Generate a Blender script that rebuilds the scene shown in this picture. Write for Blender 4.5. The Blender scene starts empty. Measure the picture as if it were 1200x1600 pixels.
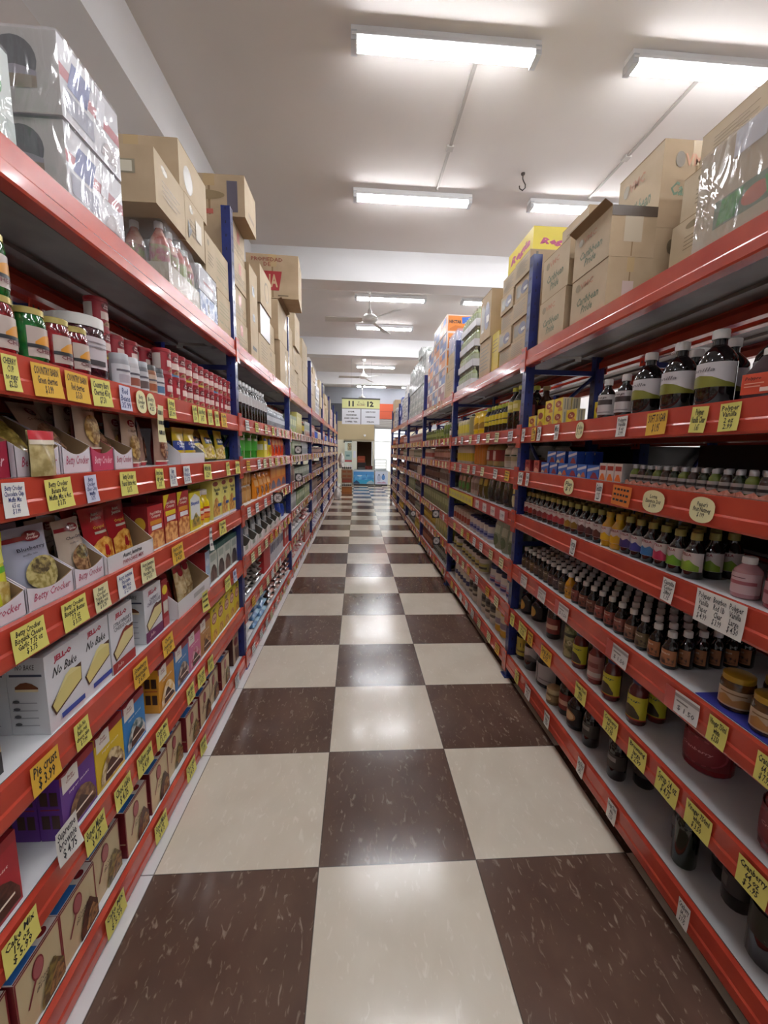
import bpy, math, random
from mathutils import Matrix, Vector
random.seed(7)
S = bpy.context.scene
PI = math.pi
# ------------------------------------------------------------------ camera
cam = bpy.data.cameras.new('camera'); cam.sensor_fit = 'HORIZONTAL'; cam.sensor_width = 36.0
cam.lens = 36.0 * 646.97 / 1200; cam.clip_start = .02; cam.clip_end = 200
camo = bpy.data.objects.new('camera', cam); S.collection.objects.link(camo)
r_ = (0.9978125, -0.06359978, 0.01803582); u_ = (-0.00842754, 0.14822138, 0.9889183); f_ = (0.06556828, 0.98690703, -0.14736115)
camo.matrix_world = Matrix(((r_[0], u_[0], -f_[0], 0), (r_[1], u_[1], -f_[1], 0), (r_[2], u_[2], -f_[2], 1.5534), (0, 0, 0, 1)))
S.camera = camo
# ------------------------------------------------------------------ world, exposure
W = bpy.data.worlds.new('World'); S.world = W; W.use_nodes = True
W.node_tree.nodes['Background'].inputs[0].default_value = (.93, .97, 1, 1)
W.node_tree.nodes['Background'].inputs[1].default_value = 2.5
S.view_settings.view_transform = 'Standard'; S.view_settings.look = 'None'
S.view_settings.gamma = 1; S.view_settings.use_curve_mapping = False
S.view_settings.exposure = 0.8
TUBE_STRENGTH = 44.0
S.cycles.max_bounces = 8; S.cycles.diffuse_bounces = 4; S.cycles.glossy_bounces = 4
S.cycles.transmission_bounces = 4; S.cycles.transparent_max_bounces = 12
S.cycles.sample_clamp_indirect = 6; S.cycles.caustics_reflective = False; S.cycles.caustics_refractive = False

# ------------------------------------------------------------------ materials
def lin(h):
    h = h.lstrip('#'); c = [int(h[i:i+2], 16) / 255 for i in (0, 2, 4)]
    return tuple(((x / 12.92) if x <= .04045 else ((x + .055) / 1.055) ** 2.4) for x in c) + (1,)
_m = {}
def newm(name):
    m = bpy.data.materials.new(name); m.use_nodes = True
    return m, m.node_tree.nodes, m.node_tree.links, m.node_tree.nodes['Principled BSDF']
def pm(c, rough=.4, metal=0., coat=0.):
    """plain paint/paper/plastic; 'n:hexA:hexB:scale' gives a two colour printed mottling"""
    k = (c, rough, metal, coat)
    if k in _m: return _m[k]
    m, N, L, b = newm('paint_' + c.replace(':', '_').replace('#', ''))
    b.inputs['Roughness'].default_value = rough; b.inputs['Metallic'].default_value = metal
    if coat: b.inputs['Coat Weight'].default_value = coat; b.inputs['Coat Roughness'].default_value = .06
    if c.startswith('n:'):
        _, a, d, s = c.split(':')
        tc = N.new('ShaderNodeTexCoord'); nz = N.new('ShaderNodeTexNoise'); nz.inputs['Scale'].default_value = float(s); nz.inputs['Detail'].default_value = 3
        rp = N.new('ShaderNodeValToRGB'); rp.color_ramp.elements[0].position = .4; rp.color_ramp.elements[1].position = .6
        rp.color_ramp.elements[0].color = lin(a); rp.color_ramp.elements[1].color = lin(d)
        L.new(tc.outputs['Object'], nz.inputs['Vector']); L.new(nz.outputs['Fac'], rp.inputs['Fac']); L.new(rp.outputs['Color'], b.inputs['Base Color'])
    else:
        b.inputs['Base Color'].default_value = lin(c)
    _m[k] = m
    return m
def M(c):
    return c if not isinstance(c, str) else pm(c)
def G(c): return pm(c, .1, 0, .3)          # glassy / glossy plastic
def mottled(name, a, b_, scale, rough, bump=0., stretch=None, coat=0.):
    m, N, L, b = newm(name)
    tc = N.new('ShaderNodeTexCoord'); nz = N.new('ShaderNodeTexNoise'); nz.inputs['Scale'].default_value = scale; nz.inputs['Detail'].default_value = 5
    src = tc.outputs['Object']
    if stretch:
        mp = N.new('ShaderNodeMapping'); mp.inputs['Scale'].default_value = stretch; L.new(src, mp.inputs['Vector']); src = mp.outputs['Vector']
    L.new(src, nz.inputs['Vector'])
    rp = N.new('ShaderNodeValToRGB'); rp.color_ramp.elements[0].position = .3; rp.color_ramp.elements[1].position = .7
    rp.color_ramp.elements[0].color = lin(a); rp.color_ramp.elements[1].color = lin(b_)
    L.new(nz.outputs['Fac'], rp.inputs['Fac']); L.new(rp.outputs['Color'], b.inputs['Base Color'])
    b.inputs['Roughness'].default_value = rough
    if coat: b.inputs['Coat Weight'].default_value = coat; b.inputs['Coat Roughness'].default_value = .08
    if bump:
        bp = N.new('ShaderNodeBump'); bp.inputs['Strength'].default_value = bump; bp.inputs['Distance'].default_value = .01
        L.new(nz.outputs['Fac'], bp.inputs['Height']); L.new(bp.outputs['Normal'], b.inputs['Normal'])
    return m
RED = mottled('red_enamel', '#ac3b2d', '#ba4632', 9, .27, .03, None, .25)
BLUE = mottled('blue_enamel', '#16215a', '#1d2b70', 14, .3, .04, None, .3)
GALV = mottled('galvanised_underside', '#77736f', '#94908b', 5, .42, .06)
DECK = mottled('shelf_steel', '#cfd1d4', '#dcdddf', 6, .38, .05)
KRAFT = mottled('kraft_board', '#a08a6d', '#ae977a', 7, .75, .08)
KRAFT2 = mottled('kraft_board_pale', '#b5a284', '#c1af93', 7, .75, .08)
KRAFTI = mottled('kraft_inside', '#7d6547', '#8b7252', 9, .8, .05)
WHITEP = mottled('white_plaster', '#dcdad8', '#e4e2e0', 1.3, .8, .1)
CEILM = mottled('ceiling_plaster', '#d2ccc8', '#dad5d1', .7, .85, .12)
BEAMP = mottled('beam_plaster', '#dededf', '#e8e8ea', .9, .75, .1)
FIX = pm('#e9e9ea', .4)
BLK = pm('#141214', .4)
def film():
    """clear shrink film: mostly see-through, wrinkled, with gloss"""
    m, N, L, b = newm('shrink_film')
    N.remove(b); out = N['Material Output']
    tr = N.new('ShaderNodeBsdfTransparent'); gl = N.new('ShaderNodeBsdfGlossy'); gl.inputs['Roughness'].default_value = .12
    df = N.new('ShaderNodeBsdfDiffuse'); df.inputs['Color'].default_value = (.8, .82, .86, 1)
    tc = N.new('ShaderNodeTexCoord'); mp = N.new('ShaderNodeMapping'); mp.inputs['Scale'].default_value = (7, 7, 3)
    nz = N.new('ShaderNodeTexNoise'); nz.inputs['Scale'].default_value = 1.4; nz.inputs['Detail'].default_value = 2; nz.inputs['Distortion'].default_value = 1.2
    bp = N.new('ShaderNodeBump'); bp.inputs['Strength'].default_value = .8; bp.inputs['Distance'].default_value = .03
    L.new(tc.outputs['Object'], mp.inputs['Vector']); L.new(mp.outputs['Vector'], nz.inputs['Vector']); L.new(nz.outputs['Fac'], bp.inputs['Height']); L.new(bp.outputs['Normal'], gl.inputs['Normal'])
    m1 = N.new('ShaderNodeMixShader'); m1.inputs[0].default_value = .12; L.new(tr.outputs[0], m1.inputs[1]); L.new(df.outputs[0], m1.inputs[2])
    m2 = N.new('ShaderNodeMixShader'); m2.inputs[0].default_value = .13; L.new(m1.outputs[0], m2.inputs[1]); L.new(gl.outputs[0], m2.inputs[2])
    L.new(m2.outputs[0], out.inputs['Surface'])
    return m
FILM = film()
def emit(name, col, s):
    m, N, L, b = newm(name)
    b.inputs['Base Color'].default_value = col; b.inputs['Emission Color'].default_value = col; b.inputs['Emission Strength'].default_value = s
    return m
TUBE = emit('fluorescent_tube', (.96, .97, 1, 1), TUBE_STRENGTH)
def floor_mat():
    m, N, L, b = newm('vinyl_checker')
    def mth(op, a, b2=None):
        n = N.new('ShaderNodeMath'); n.operation = op
        for i, v in enumerate((a, b2)):
            if v is None: continue
            if isinstance(v, (int, float)): n.inputs[i].default_value = v
            else: L.new(v, n.inputs[i])
        return n.outputs[0]
    tc = N.new('ShaderNodeTexCoord'); sp = N.new('ShaderNodeSeparateXYZ'); L.new(tc.outputs['Object'], sp.inputs[0])
    X, Y = sp.outputs[0], sp.outputs[1]
    cx = mth('DIVIDE', mth('ADD', X, .131), .6); cy = mth('DIVIDE', mth('SUBTRACT', Y, 1.353), .6)
    fx, fy = mth('FLOOR', cx), mth('FLOOR', cy)
    par = mth('MODULO', mth('ABSOLUTE', mth('ADD', fx, fy)), 2)          # 1 = cream
    # veins: two stretched noises, narrow bands, offset per tile
    def vein(sx, sy, scale, lo, hi, dist):
        cmb = N.new('ShaderNodeCombineXYZ'); L.new(mth('MULTIPLY', mth('ADD', X, mth('MULTIPLY', fy, 3.7)), sx), cmb.inputs[0]); L.new(mth('MULTIPLY', mth('ADD', Y, mth('MULTIPLY', fx, 5.3)), sy), cmb.inputs[1])
        nz = N.new('ShaderNodeTexNoise'); nz.inputs['Scale'].default_value = scale; nz.inputs['Detail'].default_value = 4; nz.inputs['Distortion'].default_value = dist
        L.new(cmb.outputs[0], nz.inputs['Vector'])
        rp = N.new('ShaderNodeValToRGB'); e = rp.color_ramp.elements
        e[0].position = lo; e[0].color = (0, 0, 0, 1); e[1].position = hi; e[1].color = (1, 1, 1, 1)
        L.new(nz.outputs['Fac'], rp.inputs['Fac'])
        return rp.outputs['Color']
    v1 = vein(2.0, .8, 24, .60, .70, 1.0); v2 = vein(1.3, .9, 4, .35, .7, .6)
    def mix(f, a, c):
        n = N.new('ShaderNodeMix'); n.data_type = 'RGBA'
        if isinstance(f, (int, float)): n.inputs[0].default_value = f
        else: L.new(f, n.inputs[0])
        for i, v in ((6, a), (7, c)):
            if isinstance(v, tuple): n.inputs[i].default_value = v
            else: L.new(v, n.inputs[i])
        return n.outputs[2]
    brown = mix(mth('MULTIPLY', v1, .5), mix(v2, lin('#523e35'), lin('#5f4a3f')), lin('#a39486'))
    cream = mix(mth('MULTIPLY', v1, .45), mix(v2, lin('#cfc6b5'), lin('#d8d0c0')), lin('#e8e2d6'))
    col = mix(par, brown, cream)
    # white strip along the left rack foot
    strip = mth('MULTIPLY', mth('LESS_THAN', X, -.731), mth('GREATER_THAN', X, -1.3))
    col = mix(strip, col, lin('#dadcdc'))
    # hairline joints
    jx = mth('LESS_THAN', mth('ABSOLUTE', mth('SUBTRACT', cx, mth('ROUND', cx))), .0035); jy = mth('LESS_THAN', mth('ABSOLUTE', mth('SUBTRACT', cy, mth('ROUND', cy))), .0035)
    col = mix(mth('MULTIPLY', mth('MAXIMUM', jx, jy), .75), col, lin('#2b2420'))
    L.new(col, b.inputs['Base Color'])
    nz = N.new('ShaderNodeTexNoise'); nz.inputs['Scale'].default_value = 7; L.new(tc.outputs['Object'], nz.inputs['Vector'])
    mr = N.new('ShaderNodeMapRange'); mr.inputs[3].default_value = .10; mr.inputs[4].default_value = .22; b.inputs['Specular IOR Level'].default_value = .4; L.new(nz.outputs['Fac'], mr.inputs[0]); L.new(mr.outputs[0], b.inputs['Roughness'])
    bp = N.new('ShaderNodeBump'); bp.inputs['Strength'].default_value = .02; bp.inputs['Distance'].default_value = .01; n2 = N.new('ShaderNodeTexNoise'); n2.inputs['Scale'].default_value = 38; L.new(tc.outputs['Object'], n2.inputs['Vector']); L.new(n2.outputs['Fac'], bp.inputs['Height']); L.new(bp.outputs['Normal'], b.inputs['Normal'])
    return m

# ------------------------------------------------------------------ mesh builder and object helpers
class MB:
    def __init__(s): s.v = []; s.f = []; s.mi = []; s.ms = []; s.sm = []
    def mat(s, m):
        m = M(m)
        if m not in s.ms: s.ms.append(m)
        return s.ms.index(m)
    def face(s, pts, m, smooth=False):
        b = len(s.v); s.v += [tuple(p) for p in pts]; s.f.append(tuple(range(b, b + len(pts)))); s.mi.append(s.mat(m)); s.sm.append(smooth)
    def box(s, x0, y0, z0, x1, y1, z1, m, top=None, front=None, side=None):
        b = len(s.v)
        s.v += [(x0,y0,z0),(x1,y0,z0),(x1,y1,z0),(x0,y1,z0),(x0,y0,z1),(x1,y0,z1),(x1,y1,z1),(x0,y1,z1)]
        for q, mm in (((3,2,1,0), m), ((4,5,6,7), top or m), ((0,1,5,4), front or m), ((1,2,6,5), side or m), ((2,3,7,6), m), ((3,0,4,7), side or m)):
            s.f.append(tuple(b + i for i in q)); s.mi.append(s.mat(mm)); s.sm.append(False)
    def grid(s, fn, nu, nv, m, smooth=True, closed=False):
        b = len(s.v)
        for j in range(nv + 1):
            for i in range(nu + (0 if closed else 1)): s.v.append(tuple(fn(i / nu, j / nv)))
        k = s.mat(m); w = nu if closed else nu + 1
        for j in range(nv):
            for i in range(nu):
                i2 = (i + 1) % w
                s.f.append((b + j*w + i, b + j*w + i2, b + (j+1)*w + i2, b + (j+1)*w + i)); s.mi.append(k); s.sm.append(smooth)
    def lathe(s, prof, m, n=16, sx=1, sy=1, cx=0, cy=0, cap=True, z0=0):
        s.grid(lambda u, v: (cx + sx*prof[int(round(v*(len(prof)-1)))][0]*math.cos(2*PI*u), cy + sy*prof[int(round(v*(len(prof)-1)))][0]*math.sin(2*PI*u), z0 + prof[int(round(v*(len(prof)-1)))][1]), n, len(prof)-1, m, True, True)
        if cap:
            for (r, z), rev in ((prof[0], True), (prof[-1], False)):
                if r > 1e-5:
                    ps = [(cx + sx*r*math.cos(2*PI*i/n), cy + sy*r*math.sin(2*PI*i/n), z0 + z) for i in range(n)]
                    s.face(ps[::-1] if rev else ps, m)
    def tube(s, pts, r, m, n=6):
        pts = [Vector(p) for p in pts]
        rings = []
        for i, p in enumerate(pts):
            d = (pts[min(i+1, len(pts)-1)] - pts[max(i-1, 0)]).normalized()
            a = d.orthogonal().normalized() if i == 0 else (rings[-1][1] - d * rings[-1][1].dot(d)).normalized()
            rings.append((p, a, d.cross(a)))
        s.grid(lambda u, v: rings[int(round(v*(len(pts)-1)))][0] + r*(math.cos(2*PI*u)*rings[int(round(v*(len(pts)-1)))][1] + math.sin(2*PI*u)*rings[int(round(v*(len(pts)-1)))][2]), n, len(pts)-1, m, True, True)
        for k, rev in ((0, True), (-1, False)):
            p, a, c = rings[k]; q = [p + r*(math.cos(2*PI*i/n)*a + math.sin(2*PI*i/n)*c) for i in range(n)]
            s.face(q[::-1] if rev else q, m)
    def prism(s, poly, z0, z1, m, ax='z'):
        """poly extruded along ax; poly in the two other axes"""
        f = {'z': lambda a, b, t: (a, b, t), 'y': lambda a, b, t: (a, t, b), 'x': lambda a, b, t: (t, a, b)}[ax]
        n = len(poly); b = len(s.v)
        s.v += [f(a, c, z0) for a, c in poly] + [f(a, c, z1) for a, c in poly]
        k = s.mat(m)
        s.f.append(tuple(b + i for i in range(n))[::-1]); s.f.append(tuple(b + n + i for i in range(n))); s.mi += [k, k]; s.sm += [False, False]
        for i in range(n):
            j = (i + 1) % n; s.f.append((b+i, b+j, b+n+j, b+n+i)); s.mi.append(k); s.sm.append(False)
    def mesh(s, name, recalc=False):
        me = bpy.data.meshes.new(name); me.from_pydata(s.v, [], s.f)
        for m in s.ms: me.materials.append(m)
        me.polygons.foreach_set('material_index', s.mi); me.polygons.foreach_set('use_smooth', s.sm)
        me.update()
        if any(s.sm):
            import bmesh
            bm = bmesh.new(); bm.from_mesh(me); bmesh.ops.remove_doubles(bm, verts=bm.verts, dist=1e-6); bm.to_mesh(me); bm.free()
            try: me.set_sharp_from_angle(angle=math.radians(42))
            except Exception: pass
        return me
OBJS = []
def mk(name, data, parent=None, loc=(0, 0, 0), rz=0, rot=None):
    o = bpy.data.objects.new(name, data); o.location = loc; o.rotation_euler = rot or (0, 0, rz)
    if parent: o.parent = parent
    OBJS.append(o); return o
def tag(o, label, cat, group=None, kind=None):
    o['label'] = label; o['category'] = cat
    if group: o['group'] = group
    if kind: o['kind'] = kind
    return o
def struct(name, mb, loc=(0, 0, 0)):
    o = mk(name, mb.mesh(name), loc=loc); o['kind'] = 'structure'; return o
# ------------------------------------------------------------------ lettering
_t = {}
def txt(s, bold=0, shear=0):
    k = (s, bold, shear)
    if k in _t: return _t[k]
    cu = bpy.data.curves.new('t', 'FONT'); cu.body = s; cu.size = 1; cu.resolution_u = 1; cu.offset = bold; cu.shear = shear; cu.align_x = 'CENTER'; cu.space_line = .85
    o = bpy.data.objects.new('t', cu); S.collection.objects.link(o)
    dg = bpy.context.evaluated_depsgraph_get(); me = bpy.data.meshes.new_from_object(o.evaluated_get(dg))
    vs = [(v.co.x, v.co.y) for v in me.vertices]; fs = [tuple(p.vertices) for p in me.polygons if p.normal.z > -.5]
    bpy.data.objects.remove(o); bpy.data.curves.remove(cu); bpy.data.meshes.remove(me)
    x0 = min(v[0] for v in vs); x1 = max(v[0] for v in vs); y0 = min(v[1] for v in vs); y1 = max(v[1] for v in vs)
    _t[k] = ([((x - x0)/(x1 - x0) - .5, (y - y0)/(y1 - y0) - .5) for x, y in vs], fs)
    return _t[k]
def art(mb, fn, items, nx=1, ny=1, step=.0004):
    """fn(u,v,off) maps a face's 0..1 square to space"""
    off = 0
    for it in items:
        off += step; k = it[0]
        if k == 'r':
            _, a, b, c, d, m = it
            mb.grid(lambda u, v: fn(a + (c-a)*u, b + (d-b)*v, off), max(1, round(nx*abs(c-a))) if nx > 1 else 1, max(1, round(ny*abs(d-b))) if ny > 1 else 1, m, nx > 1)
        elif k == 'e':
            _, a, b, rx, ry, m = it; n = 10
            mb.grid(lambda u, v: fn(a - rx*math.cos(PI*u), b + ry*math.sin(PI*u)*(2*v - 1), off), n, 2, m, nx > 1)
        elif k == 'h':
            _, a, c, yb, ys, m = it
            if nx > 1 and len(ys) < 14:
                k_ = len(ys) - 1; ys = [ys[min(int(j/18*k_), k_-1)]*(1 - (j/18*k_ - min(int(j/18*k_), k_-1))) + ys[min(int(j/18*k_), k_-1) + 1]*(j/18*k_ - min(int(j/18*k_), k_-1)) for j in range(19)]
            n = len(ys) - 1
            mb.grid(lambda u, v: fn(a + (c-a)*u, yb + (ys[int(round(u*n))] - yb)*v, off), n, 1, m, nx > 1)
        elif k == 'q':
            mb.face([fn(x, y, off) for x, y in it[1]], it[2])
        elif k == 't':
            _, s, a, b, w, h, m = it[:7]; sh = it[7] if len(it) > 7 else 0; bo = it[8] if len(it) > 8 else .01
            vs, fs = txt(s, bo, sh); base = len(mb.v); i = mb.mat(m)
            mb.v += [tuple(fn(a + x*w, b + y*h, off)) for x, y in vs]
            for f in fs: mb.f.append(tuple(base + q for q in f)); mb.mi.append(i); mb.sm.append(False)

# ------------------------------------------------------------------ product prototypes: root mesh + parts
class P:
    def __init__(s, name, cat, desc, w, d, h, root=None, parts=()):
        s.name, s.cat, s.desc, s.w, s.d, s.h, s.root, s.parts = name, cat, desc, w, d, h, root, list(parts)
def put(p, loc, rz=0, label=None, group=None, rot=None):
    o = mk(p.name, p.root, None, loc, rz, rot)
    tag(o, label or p.desc, p.cat, group)
    for nm, me in p.parts: mk(nm, me, o)
    return o
def carton(name, cat, desc, w, d, h, base, front=(), top=(), side=(), cf=None, ct=None, cs=None):
    mb = MB(); mb.box(-w/2, -d/2, 0, w/2, d/2, h, base, ct, cf, cs)
    art(mb, lambda u, v, o: ((u-.5)*w, -d/2 - o, v*h), front)
    art(mb, lambda u, v, o: ((u-.5)*w, -d/2 + v*d, h + o), top)
    art(mb, lambda u, v, o: (w/2 + o, -d/2 + u*d, v*h), side)
    art(mb, lambda u, v, o: (-w/2 - o, d/2 - u*d, v*h), side)
    return P(name, cat, desc, w, d, h, mb.mesh(name))
def bottle(name, cat, desc, r, h, body, capm, label=None, lz=(.2, .6), arts=(), neck=.38, shoulder=.66, n=16, sx=1, capr=None, capn='cap', lwide=.62):
    rn = r*neck
    ch = min(.024, h*.13); hb = h - ch
    prof = [(r*.9, 0), (r, h*.03), (r, h*(shoulder-.08)), (r*.94, h*shoulder), (r*.7, h*(shoulder+.08)), (rn, h*(shoulder+.16) if h*(shoulder+.16) < hb-.002 else hb-.002), (rn, hb)]
    mb = MB(); mb.lathe(prof, body, n, sx)
    root = mb.mesh(name); parts = []
    cr = capr or rn*1.22
    mb = MB(); mb.lathe([(cr, hb - .004), (cr, h - .003), (cr*.9, h)], capm, max(10, n-4)); parts.append((capn, mb.mesh(capn)))
    if label:
        mb = MB(); z0, z1 = lz[0]*h, lz[1]*h; R = r + .0006
        A = 2*PI*lwide
        fn = lambda u, v, o: (sx*(R + o)*math.sin((u-.5)*A), -(R + o)*math.cos((u-.5)*A), z0 + (z1 - z0)*v)
        art(mb, fn, [('r', 0, 0, 1, 1, label)] + list(arts), nx=14, step=.0006); parts.append(('label', mb.mesh('label')))
    return P(name, cat, desc, 2*r*sx, 2*r, h, root, parts)
def jar(name, cat, desc, r, h, body, lidm, label=None, lz=(.15, .7), arts=(), n=18, lidh=.016, lidr=.93, lwide=.6, neck=.86):
    hb = h - lidh*.6
    mb = MB(); mb.lathe([(r*.92, 0), (r, h*.04), (r, h*.72), (r*.97, h*.8), (r*neck, h*.88), (r*neck, hb)], body, n); root = mb.mesh(name)
    mb = MB(); mb.lathe([(r*lidr, h - lidh), (r*lidr, h - .002), (r*lidr*.94, h), (0, h)], lidm, n, cap=False); mb.face([(r*lidr*math.cos(-2*PI*i/n), r*lidr*math.sin(-2*PI*i/n), h-lidh) for i in range(n)], lidm); parts = [('lid', mb.mesh('lid'))]
    if label:
        mb = MB(); z0, z1 = lz[0]*h, lz[1]*h; R = r + .0006; A = 2*PI*lwide
        art(mb, lambda u, v, o: ((R + o)*math.sin((u-.5)*A), -(R + o)*math.cos((u-.5)*A), z0 + (z1 - z0)*v), [('r', 0, 0, 1, 1, label)] + list(arts), nx=14, step=.0006)
        parts.append(('label', mb.mesh('label')))
    return P(name, cat, desc, 2*r, 2*r, h, root, parts)
def tub(name, cat, desc, r, h, body, lidm, arts=(), n=18):
    """straight frosting tub: printed paper wall, plastic lid"""
    mb = MB(); mb.lathe([(r*.9, 0), (r*.9, .002), (r*.94, h-.012)], body, n); A = 2*PI*.9
    art(mb, lambda u, v, o: ((r*.945 + o)*math.sin((u-.5)*A), -(r*.945 + o)*math.cos((u-.5)*A), h*v), list(arts), nx=18, step=.00028)
    root = mb.mesh(name)
    mb = MB(); mb.lathe([(r, h-.014), (r, h-.002), (r*.95, h), (r*.88, h), (r*.86, h-.004)], lidm, n)
    return P(name, cat, desc, 2*r, 2*r, h, root, [('lid', mb.mesh('lid'))])
def pouch(name, cat, desc, w, d, h, base, arts=(), back=None, seal=.08, wob=.004, seed=1, lean=0):
    rn = random.Random(seed); ph = [rn.uniform(0, 6.28) for _ in range(4)]
    def th(u, v):
        e = max(0., 1 - (2*u - 1)**2)**.45
        t = (min(1, (1 - v)/(1 - .35))**.7 if v > .35 else 1) if v < 1 - seal else 0.04
        return max(.0015, d/2*e*t*(.75 + .25*min(1, v*6))) + (wob*.5*math.sin(9*u + ph[0] + 5*v)*e if v < 1 - seal else wob*.2*math.sin(30*u + ph[1]))
    def wd(v): return w*(1 - .05*math.sin(PI*min(1, v)))
    def fr(u, v, o): return ((u - .5)*wd(v), -th(u, v) - o + lean*v, v*h)
    sh = lambda c: pm(c, .2, 0, .2) if isinstance(c, str) else c
    base = sh(base); back = sh(back) if back else None; arts = [tuple(sh(x) if (isinstance(x, str) and (x.startswith('#') or x.startswith('n:'))) else x for x in it) for it in arts]
    mb = MB(); mb.grid(lambda u, v: fr(u, v, 0), 10, 14, base)
    mb.grid(lambda u, v: ((.5 - u)*wd(v), th(1-u, v) + lean*v, v*h), 10, 14, back or base)
    mb.grid(lambda u, v: ((.5 - u)*w, (th(1-u, 0)*(1-2*v)), 0), 10, 1, back or base)
    art(mb, fr, arts, nx=10, ny=12, step=.0012)
    return P(name, cat, desc, w, d, h, mb.mesh(name))
def display_tray(name, desc, w, d, hf, hb, outer, inner, arts=(), dip=.25):
    """open display case: low curved front, sides rising to a high back"""
    t = .0025; mb = MB(); N = 10
    def hs(u): return hf*(1 - dip*math.sin(PI*u))
    mb.grid(lambda u, v: ((u-.5)*w, -d/2, v*hs(u)), N, 1, outer, False)
    mb.grid(lambda u, v: ((.5-u)*(w-2*t), -d/2 + t, v*hs(u)), N, 1, inner, False)
    mb.grid(lambda u, v: ((u-.5)*w, -d/2 + t*v, hs(u)), N, 1, inner, False)
    for sgn in (-1, 1):
        q = [(-d/2, 0), (d/2, 0), (d/2, hb), (d*.2, hb), (-d/2, hf)]
        x0, x1 = sorted((sgn*w/2, sgn*(w/2 - t)))
        mb.prism(q, x0, x1, outer, 'x')
        xi = sgn*(w/2 - t - .0003); mb.face([(xi, a, b) for a, b in q], inner)
    mb.box(-w/2 + t, d/2 - t, 0, w/2 - t, d/2, hb, inner, front=inner); mb.box(-w/2 + t, -d/2 + t, 0, w/2 - t, d/2 - t, t, inner)
    art(mb, lambda u, v, o: ((u-.5)*w, -d/2 - o, v*hf), arts)
    return P(name, 'display box', desc, w, d, hb, mb.mesh(name))

# ------------------------------------------------------------------ shelf frame of reference
XL, XR = -.775, 1.045                                  # beam fronts
LZ = [.10, .46, .795, 1.145, 1.475, 1.755, 2.22]; RZ = [.17, .505, .815, 1.155, 1.44, 1.71, 2.18]
LP = [.58, 2.83, 4.95, 7.25, 9.6, 11.9, 14.2, 16.5]; RP = [.62, 2.66, 4.65, 6.75, 8.85, 10.85, 12.9]
NAMES = ['', 'bottom', 'sixth', 'fifth', 'fourth', 'third', 'second', 'top']
ORD = ['first', 'second', 'third', 'fourth', 'fifth', 'sixth', 'seventh', 'eighth', 'ninth', 'tenth', 'eleventh', 'twelfth', 'thirteenth', 'fourteenth', 'fifteenth', 'sixteenth', 'seventeenth', 'eighteenth', 'nineteenth', 'twentieth', 'twenty-first', 'twenty-second', 'twenty-third', 'twenty-fourth', 'twenty-fifth', 'twenty-sixth', 'twenty-seventh', 'twenty-eighth', 'twenty-ninth', 'thirtieth'] + ['%d-th' % i for i in range(31, 90)]
def zdeck(side, lev): return (LZ if side == 'L' else RZ)[lev-1] + .0003
def where(side, lev): return f"{NAMES[lev]} {'left' if side == 'L' else 'right'} shelf"
def rot_of(side): return PI/2 if side == 'L' else -PI/2
def fx(side, back): return (XL - .022 - back) if side == 'L' else (XR + .022 + back)
def at(side, p, lev, y, label, back=0., dz=0., group=None, rz=0., rot=None):
    """stand a product on a shelf with its front `back` metres behind the beam"""
    if lev < 7 and not rot and back >= 0 and dz + p.h > clear(side, lev): back = max(back, .028)     # tall ones stand behind the beam above
    if rot: dz += abs(math.sin(rot[0]))*p.d*.5
    x = fx(side, back + p.d/2); z = zdeck(side, lev) + dz
    r = rot_of(side) + rz
    return put(p, (x, y, z), r, label, group, (rot[0], rot[1], r) if rot else None)
def clear(side, lev):
    Z = LZ if side == 'L' else RZ
    return Z[lev] - .0955 - Z[lev-1]
CNT = {}
def lab(desc, side, lev, extra='', bay=1):
    k = (desc, side, lev, extra, bay); CNT[k] = CNT.get(k, 0) + 1
    return f"{desc}{', ' + extra if extra else ''}, {ORD[CNT[k]-1]} from near end, {where(side, lev)}{'' if bay == 1 else ', ' + ORD[bay-1] + ' bay'}"
def run(side, lev, y0, ps, n=None, y1=None, gap=.004, rows=1, layers=1, back=0., bay=1, unique=True, jit=.003, rz=.02, group=None, rgap=.004):
    """fill a stretch of shelf from y0 on with the products ps (cycled), each one its own object"""
    if isinstance(ps, P): ps = [ps]
    y = y0; i = 0
    while (n is not None and i < n) or (n is None and y + ps[i % len(ps)].w <= y1 + 1e-6):
        p = ps[i % len(ps)]; yc = y + p.w/2; sc = min(1, (clear(side, lev) + .05)/(layers*p.h))
        bk0 = max(back, .028) if layers*p.h > clear(side, lev) else back
        for r in range(rows):
            for l in range(layers):
                ex = ' '.join(([ORD[r] + ' row'] if rows > 1 else []) + ([('lower', 'upper', 'topmost', 'very top')[l] + ' layer'] if layers > 1 else []))
                if unique: lb, g = lab(p.desc, side, lev, ex, bay), group
                else: lb = f"{p.desc} on {where(side, lev)}, {ORD[bay-1]} bay"; g = lb
                ob = at(side, p, lev, yc, lb, bk0 + r*(p.d + rgap) + random.uniform(0, jit), l*(p.h*sc + .0004), g if (g or rows*layers == 1) else None, random.uniform(-rz, rz)); ob.scale = (1, 1, sc)
        y += p.w + gap; i += 1
    return y

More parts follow.
